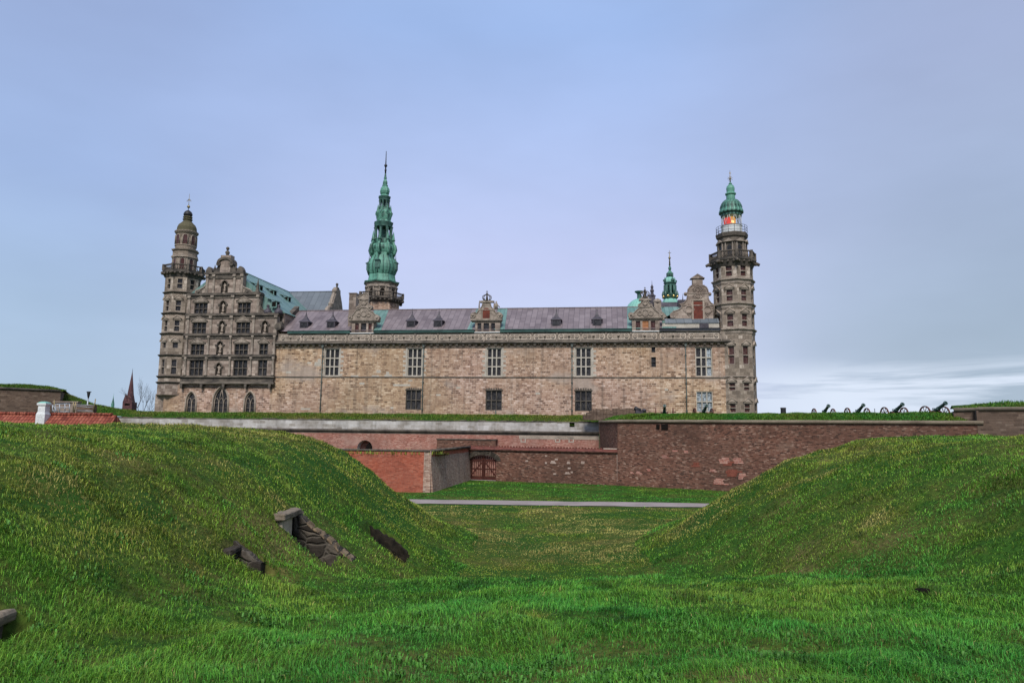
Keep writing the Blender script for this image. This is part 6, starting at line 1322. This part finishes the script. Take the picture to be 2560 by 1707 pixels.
p = at(2187, 1031, 69); g = MB(); g.tube([(p.x,69,ZBW+.8),(p.x,69,at(2187,1025,69).z+.1)], .03, 5); g.ball((p.x,69,at(2187,1025,69).z+.1), .05, 6); single('thin_post', g, M['iron'], 'thin dark post on the rampart between two cannons', 'post', (p.x,69,ZBW+.8))
p0, p1 = at(2279,1035.5,67), at(2300,1036,67); g = MB(); g.box(p0.x, p1.x, 66.8, 67.6, ZBW+.8, p0.z+.06); g.box(p0.x-.03, p1.x+.03, 66.75, 67.65, p0.z+.06, p0.z+.1); single('low_hatch', g, M['lead'], 'low dark hatch cover in the grass left of the last cannon', 'hatch', (p0.x,67,ZBW+.8))
# ------------------------------------------------------------------ stone embrasures in the left mound
TEXR = bpy.data.textures.new('stone_roughness', 'CLOUDS'); TEXR.noise_scale = .28; TEXR.noise_depth = 3
def rough(o_, amt, lv=3):                                                    # chipped, uneven stone
    b_ = o_.modifiers.new('bevel', 'BEVEL'); b_.width = .025; b_.segments = 1; b_.limit_method = 'ANGLE'
    s_ = o_.modifiers.new('sub', 'SUBSURF'); s_.subdivision_type = 'SIMPLE'; s_.levels = lv; s_.render_levels = lv
    d = o_.modifiers.new('chips', 'DISPLACE'); d.texture = TEXR; d.strength = amt*2; d.mid_level = .5; d.texture_coords = 'GLOBAL'; return o_
def slope_strip(mb, y, x0, x1, z0f, thick, off=0., n=12, jit=.0):           # a wall standing at depth y, its top following the slope
    xs = np.linspace(x0, x1, n); zt_ = terr(xs, xs*0+y+thick, False)+off
    vs = []; fs = []
    for i in range(n):
        zt2_ = max(z0f+.05, zt_[i]+random.uniform(-jit, jit)); vs += [(xs[i],y,z0f),(xs[i],y,zt2_),(xs[i],y+thick,zt2_),(xs[i],y+thick,z0f)]
    for i in range(n-1):
        for q in range(4): fs.append((4*i+q, 4*i+(q+1)%4, 4*i+4+(q+1)%4, 4*i+4+q)[::-1])
    mb.add(vs, fs+[(0,1,2,3)[::-1], (4*n-4,4*n-3,4*n-2,4*n-1)])
y0, y1, xh, zf, xo = EMB[0]
e1 = thing('stone_embrasure', 'large stone-lined embrasure with beige pier and rubble wall in the left mound', 'embrasure', (xh, y0, zf), False)
g = MB(); slope_strip(g, y1-.12, xh-.1, xo+.75, zf-.9, .5, .02, 14, .02); rough(part('rubble_wall', g, M['rubble'], e1), .05, 2)
xs_ = np.linspace(xh+.3, xo+.8, 8); zq = terr(xs_, xs_*0+y1+.4, False)+.03
for i in range(7):
    e_ = random.uniform(.02,.06); j_ = random.uniform(-.03,.03); g = MB()
    V_ = [(xs_[i],y1-.17+j_,zq[i]-.05),(xs_[i+1]-e_,y1-.16+j_,zq[i+1]-.05),(xs_[i+1]-e_,y1-.15+j_,zq[i+1]+.015),(xs_[i],y1-.16+j_,zq[i]+.02)]
    g.add(V_+[(x,y+.45,z) for x,y,z in V_], [(0,1,2,3),(3,2,6,7),(5,4,7,6),(0,3,7,4),(1,5,6,2),(0,4,5,1)]); rough(part('edge_stone', g, M['earthy_stone'], e1), .05)
zl0 = float(terr(xh-.1, y1-.8, False))+.03; g = MB(); g.box(xh-.45, xh+.02, y1-1.35, y1-.5, zf-.9, zl0-.14); rough(part('pier', g, M['beige_pier'], e1), .03)
g = MB(); g.box(xh-.22, xh+.13, y1-1.5, y1+.06, zl0-.14, zl0+.03); rough(part('lintel', g, M['coping'], e1), .05)
g = MB(); g.box(xh-.4, xh-.05, y1-.5, y1-.12, zf-.3, zl0-.15); part('dark_recess', g, M['dark'], e1)
y0, y1, xh, zf, xo = EMB[1]
e2 = thing('overgrown_trench', 'dark overgrown slit trench cut in the slope right of the stone embrasure', 'trench', (xh, y0, zf), False)
g = MB(); slope_strip(g, y1-.1, xh-.1, xo+.4, zf-.9, .3, -.12, 12, .05); rough(part('earth_wall', g, M['soil'], e2), .12, 3)
g = MB(); g.box(xh-.15, xh, y0, y1-.1, zf-.4, float(terr(xh,y0,False))-.1); part('end_wall', g, M['rubble'], e2)
for ei, lab, w_ in ((2, 'small dark stone lintel over a hole in the grass left of the large embrasure', .72), (3, 'brown stone lintel over a dark hole at the left picture edge', 1.1)):
    y0, y1, xh, zf, xo = EMB[ei]
    e3 = thing('stone_lintel', lab, 'stone lintel', (xh, y0, zf), False, 'stone lintels on the left slope')
    zt_ = float(terr(xh+.12, y0, False)); g = MB(); L_ = [(xh-.22+random.uniform(-.04,.04), y0+.3), (xh+.08, y0+.25), (xh+.16, (y0+y1)/2), (xh+.13, y1+.1), (xh-.2, y1+.08)]
    g.plan(L_, zt_-.07, zt_+.06); rough(part('lintel', g, M['rubble'] if ei == 2 else M['coping'], e3), .05)
    g = MB(); slope_strip(g, y1-.06, xh-.1, xo+(.15 if ei == 2 else .03), zf-.6, .22, -.03, 8, .02); rough(part('side_stones', g, M['rubble'], e3), .04, 2)
    g = MB(); g.box(xh-.12, xh-.01, y0, y1, zf-.4, zt_-.1); part('dark_hole', g, M['dark'], e3)
p = atZ(2310, 1490, 2.6); zz_ = None
r_ = ray(2310, 1490); 
for i in range(400):
    q = Vector((0,0,EYE))+r_*(5+i*.05)
    if q.z <= float(terr(q.x, q.y)): break
mh = MB()
for k in range(14):
    a_ = rnd.uniform(0,6.28); rr_ = rnd.uniform(0,.09); mh.ball((q.x+rr_*math.cos(a_)*1.3, q.y+rr_*math.sin(a_), q.z+.05+rnd.uniform(0,.08)*(1-rr_*4)), rnd.uniform(.035,.06), 7, .8)
single('mole_hill', mh, M['dark'], 'small black mole hill on the grass slope at the right', 'mole hill', (q.x, q.y, q.z))
# ================================================================== GRASS
def blades(name, X, Y, Z, H, Wd, colr, lean, dirx=None, seed=0):
    n = len(X); rg = np.random.default_rng(seed+100)
    az = rg.uniform(0, 2*np.pi, n); la = rg.uniform(0, 2*np.pi, n) if dirx is None else dirx
    bx, by = np.cos(az)*Wd/2, np.sin(az)*Wd/2; lx, ly = np.cos(la)*lean*H, np.sin(la)*lean*H
    V = np.empty((n, 5, 3), np.float32)
    V[:,0] = np.stack([X-bx, Y-by, Z-.03], 1); V[:,1] = np.stack([X+bx, Y+by, Z-.03], 1)
    hm = H*.62; V[:,2] = np.stack([X+bx*.8+lx*.3, Y+by*.8+ly*.3, Z+hm], 1); V[:,3] = np.stack([X-bx*.8+lx*.3, Y-by*.8+ly*.3, Z+hm], 1)
    V[:,4] = np.stack([X+lx, Y+ly, Z+H*np.sqrt(np.maximum(.15,1-lean**2*.6))], 1)
    b = np.arange(n, dtype=np.int32)[:,None]*5
    lp = np.concatenate([b+np.array([0,1,2,3],np.int32), b+np.array([3,2,4],np.int32)], 1)
    me = bpy.data.meshes.new(name); me.vertices.add(n*5); me.vertices.foreach_set('co', V.ravel()); me.loops.add(n*7); me.loops.foreach_set('vertex_index', lp.ravel())
    me.polygons.add(n*2); me.polygons.foreach_set('loop_start', (np.arange(n)[:,None]*7+np.array([0,4])).astype(np.int32).ravel()); me.polygons.foreach_set('loop_total', np.tile(np.array([4,3],np.int32), n)); me.update()
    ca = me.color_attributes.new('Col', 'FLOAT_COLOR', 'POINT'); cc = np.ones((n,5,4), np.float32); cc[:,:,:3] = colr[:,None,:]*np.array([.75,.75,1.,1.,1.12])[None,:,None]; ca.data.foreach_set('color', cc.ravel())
    me.materials.append(M['blades']); o_ = bpy.data.objects.new(name, me); COL.objects.link(o_); o_['kind'] = 'stuff'; return o_
EMER, MID, OLIVE, STRAW = (np.array(c) for c in ((.054,.25,.032), (.112,.27,.025), (.215,.25,.034), (.42,.34,.125)))
def grass_col(x, y, dry, rg):
    a = vnoise(x*.22, y*.22, 21, 3); b = vnoise(x*1.1, y*1.1, 23, 2); t = np.clip(.9*a+.35*b-.42+dry+rg.normal(0,.09,len(x)), 0, 1)
    c = np.where((t < .35)[:,None], EMER+(MID-EMER)*(t/.35)[:,None], np.where((t < .8)[:,None], MID+(OLIVE-MID)*((t-.35)/.45)[:,None], OLIVE+(STRAW-OLIVE)*((t-.8)/.35)[:,None]))
    st_ = rg.random(len(x)) < (.01+.045*np.clip(dry,0,1)); c = np.where(st_[:,None], STRAW*.8, c)
    return c*rg.choice([.4,.7,1.,1.3,1.75], len(x), p=[.16,.22,.30,.20,.12])[:,None]
N = 1300000; rg = np.random.default_rng(3)
yy = np.exp(rg.uniform(math.log(4.6), math.log(84), N)); rr = rg.uniform(-1,1,N); xx = rr*(.80*yy+5.5)
line_y = np.where(xx > 11.35, P1.y+(xx-P1.x)*d_.y/d_.x, np.where(xx > G0.x, G0.y+(xx-G0.x)*dG.y/dG.x, np.where(xx > C1.x, 64+(xx-C1.x)*6, 63.6)))
zz0 = terr(xx, yy)
ok = (yy < line_y-.4) & ~((yy > 53.4-.012*xx) & (yy < 57.3-.012*xx))
for y0, y1, xh, zf, xo in EMB: ok &= ~((xx > xh-.12) & (xx < xo+.4) & (yy > y0+.02) & (yy < y1+.12) & (zz0 < terr(xx, yy, False)+.05))
ok &= (zz0 > -.5); xx, yy, zz0, rr = xx[ok], yy[ok], zz0[ok], rr[ok]
sadz = 3.95-.11*yy+.012*np.maximum(xx,0)-np.maximum(yy-17.5,0)*.28
slope = np.clip((zz0-np.maximum(sadz,0)-.25)/.9, 0, 1); lawn = np.clip((yy-21)/5,0,1)*(zz0 < .45)
tuft = vnoise(xx*.9, yy*.9, 31, 3); keep = rg.random(len(xx)) < np.clip(.35+1.3*(tuft-.2), .3, 1)
xx, yy, zz0, slope, lawn, tuft = (v[keep] for v in (xx, yy, zz0, slope, lawn, tuft))
Hh = (.05+.17*np.clip(tuft-.25,0,1)**1.2+.02*slope)*rg.uniform(.45,1.35,len(xx)); Hh = np.where(lawn > .5, Hh*np.where(vnoise(xx*.7,yy*1.1,47,2)>.72, 1.1, .45), Hh); Hh *= np.clip(.85+yy*.008, .8, 1.2)*(1-.32*slope)
Wd = np.clip(yy*.00072, .005, .05)*rg.uniform(.7,1.4,len(xx))
dry = slope*(.26+.5*np.clip(vnoise(xx*.16,yy*.16,77,3)-.36,0,1))+(yy<53)*(.36+.6*np.clip((vnoise(xx*.3,yy*.42,41,2)-.36)*3,0,1))*lawn+np.where((yy>57), .75*np.clip(1-np.hypot((xx-.5)/6.5,(yy-59.3)/1.8),0,1)**.5*np.clip(vnoise(xx*.6,yy*1.2,45,3)*2.2-.35,0,1), 0)
lean = np.clip(rg.normal(.85,.3,len(xx))+.1*slope, .1, 1.3); la = rg.uniform(0,2*np.pi,len(xx)); fl = 2*np.pi*vnoise(xx*.45,yy*.45,51,2)*2
la = np.where(rg.random(len(xx)) < .4, fl, la)
def hit(px, py):
    r_ = ray(px, py)
    for i in range(1200):
        q = Vector((0,0,EYE))+r_*(5+i*.05)
        if q.z <= float(terr(q.x, q.y)): return q
    return q
for px, py, rr_ in ((150,1230,.75),(505,1333,.3),(480,1425,.35),(690,1262,.5),(850,1320,.45),(985,1390,.45),(560,1160,.7),(300,1150,.6),(1960,1225,.9),(2210,1300,.8),(2050,1190,.8),(1120,1640,.28),(1350,1545,.3),(620,1560,.25)):
    q = hit(px, py); dry = dry+.6*np.clip(1.15-np.hypot((xx-q.x)/rr_, (yy-q.y)/(rr_*1.3)), 0, 1)*np.clip(vnoise(xx*2.2, yy*2.2, 91, 2)*2-.3, 0, 1)
gc = grass_col(xx, yy, dry, rg)
gc *= np.where(vnoise(xx*1.25, yy*1.0, 71, 2) < .27, .5, 1.)[:,None]*(.84+.32*vnoise(xx*.45, yy*.4, 73, 2))[:,None]
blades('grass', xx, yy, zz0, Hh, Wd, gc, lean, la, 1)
# broad-leaved clover in the turf
ncl = 150; cyy = np.exp(rg.uniform(math.log(5.6), math.log(19), ncl)); cxx = rg.uniform(-.78,.78,ncl)*cyy; nl_ = 46
X_ = np.repeat(cxx, nl_)+rg.normal(0, .15, ncl*nl_); Y_ = np.repeat(cyy, nl_)+rg.normal(0, .13, ncl*nl_); Z_ = terr(X_, Y_)
ok = Z_ > terr(X_, Y_, False)-.05; X_, Y_, Z_ = X_[ok], Y_[ok], Z_[ok]
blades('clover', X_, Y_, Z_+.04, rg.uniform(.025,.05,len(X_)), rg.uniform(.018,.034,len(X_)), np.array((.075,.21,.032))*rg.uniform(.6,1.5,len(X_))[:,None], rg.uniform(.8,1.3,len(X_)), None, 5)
# rough turf on the wall tops
def bank(name, X, Y, Z, N, h, w, dmax, dry, seed, mask=None, dark=1.):
    rg = np.random.default_rng(seed); ny, nx = X.shape
    i = rg.uniform(0, min(dmax, ny-1.001), N); j = rg.uniform(0, nx-1.001, N); i0, j0 = i.astype(int), j.astype(int); fi, fj = i-i0, j-j0
    def lp_(A): return (A[i0,j0]*(1-fj)+A[i0,j0+1]*fj)*(1-fi)+(A[i0+1,j0]*(1-fj)+A[i0+1,j0+1]*fj)*fi
    x, y, z = lp_(X), lp_(Y), lp_(Z)
    ok = np.abs(x/y) < .95
    if mask is not None: ok &= mask(x, y)
    x, y, z, i = x[ok], y[ok], z[ok], i[ok]
    H_ = h*(.4+1.1*vnoise(x*.9,y*.9,seed,3))*rg.uniform(.5,1.5,len(x)); c = grass_col(x, y, np.full(len(x), dry), rg)*dark
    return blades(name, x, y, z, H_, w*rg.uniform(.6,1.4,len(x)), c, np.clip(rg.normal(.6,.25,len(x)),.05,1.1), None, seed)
bank('castle_bank_grass', TX, TY, TZ, 60000, .20, .045, 24, .42, 61, lambda x, y: ((y-O.y)*ED.y+x*ED.x < -.4) | (x < -54), .62)
bank('bastion_grass', BX, BY, BZ, 60000, .17, .045, 20, .12, 62, None, .66)
bank('flank_grass', FX, FY, FZ, 9000, .18, .045, 14, .12, 63, None, .66)
bank('upper_bastion_grass', HX, HY, HZ, 16000, .20, .045, 20, .15, 64, None, .6)
bank('west_bastion_grass', WX, WY, WZ, 16000, .20, .05, 20, .25, 65, None, .5)
oX, oY = np.meshgrid(np.linspace(-24,-6.2,50), np.linspace(63.9,86,40)); oZ = ZO-.28-.75*np.clip((oY-66.5)/14,0,1)
bank('outwork_grass', oX, oY, oZ, 9000, .30, .05, 30, .5, 66, lambda x, y: x < -6.9+(y-64)*.14)
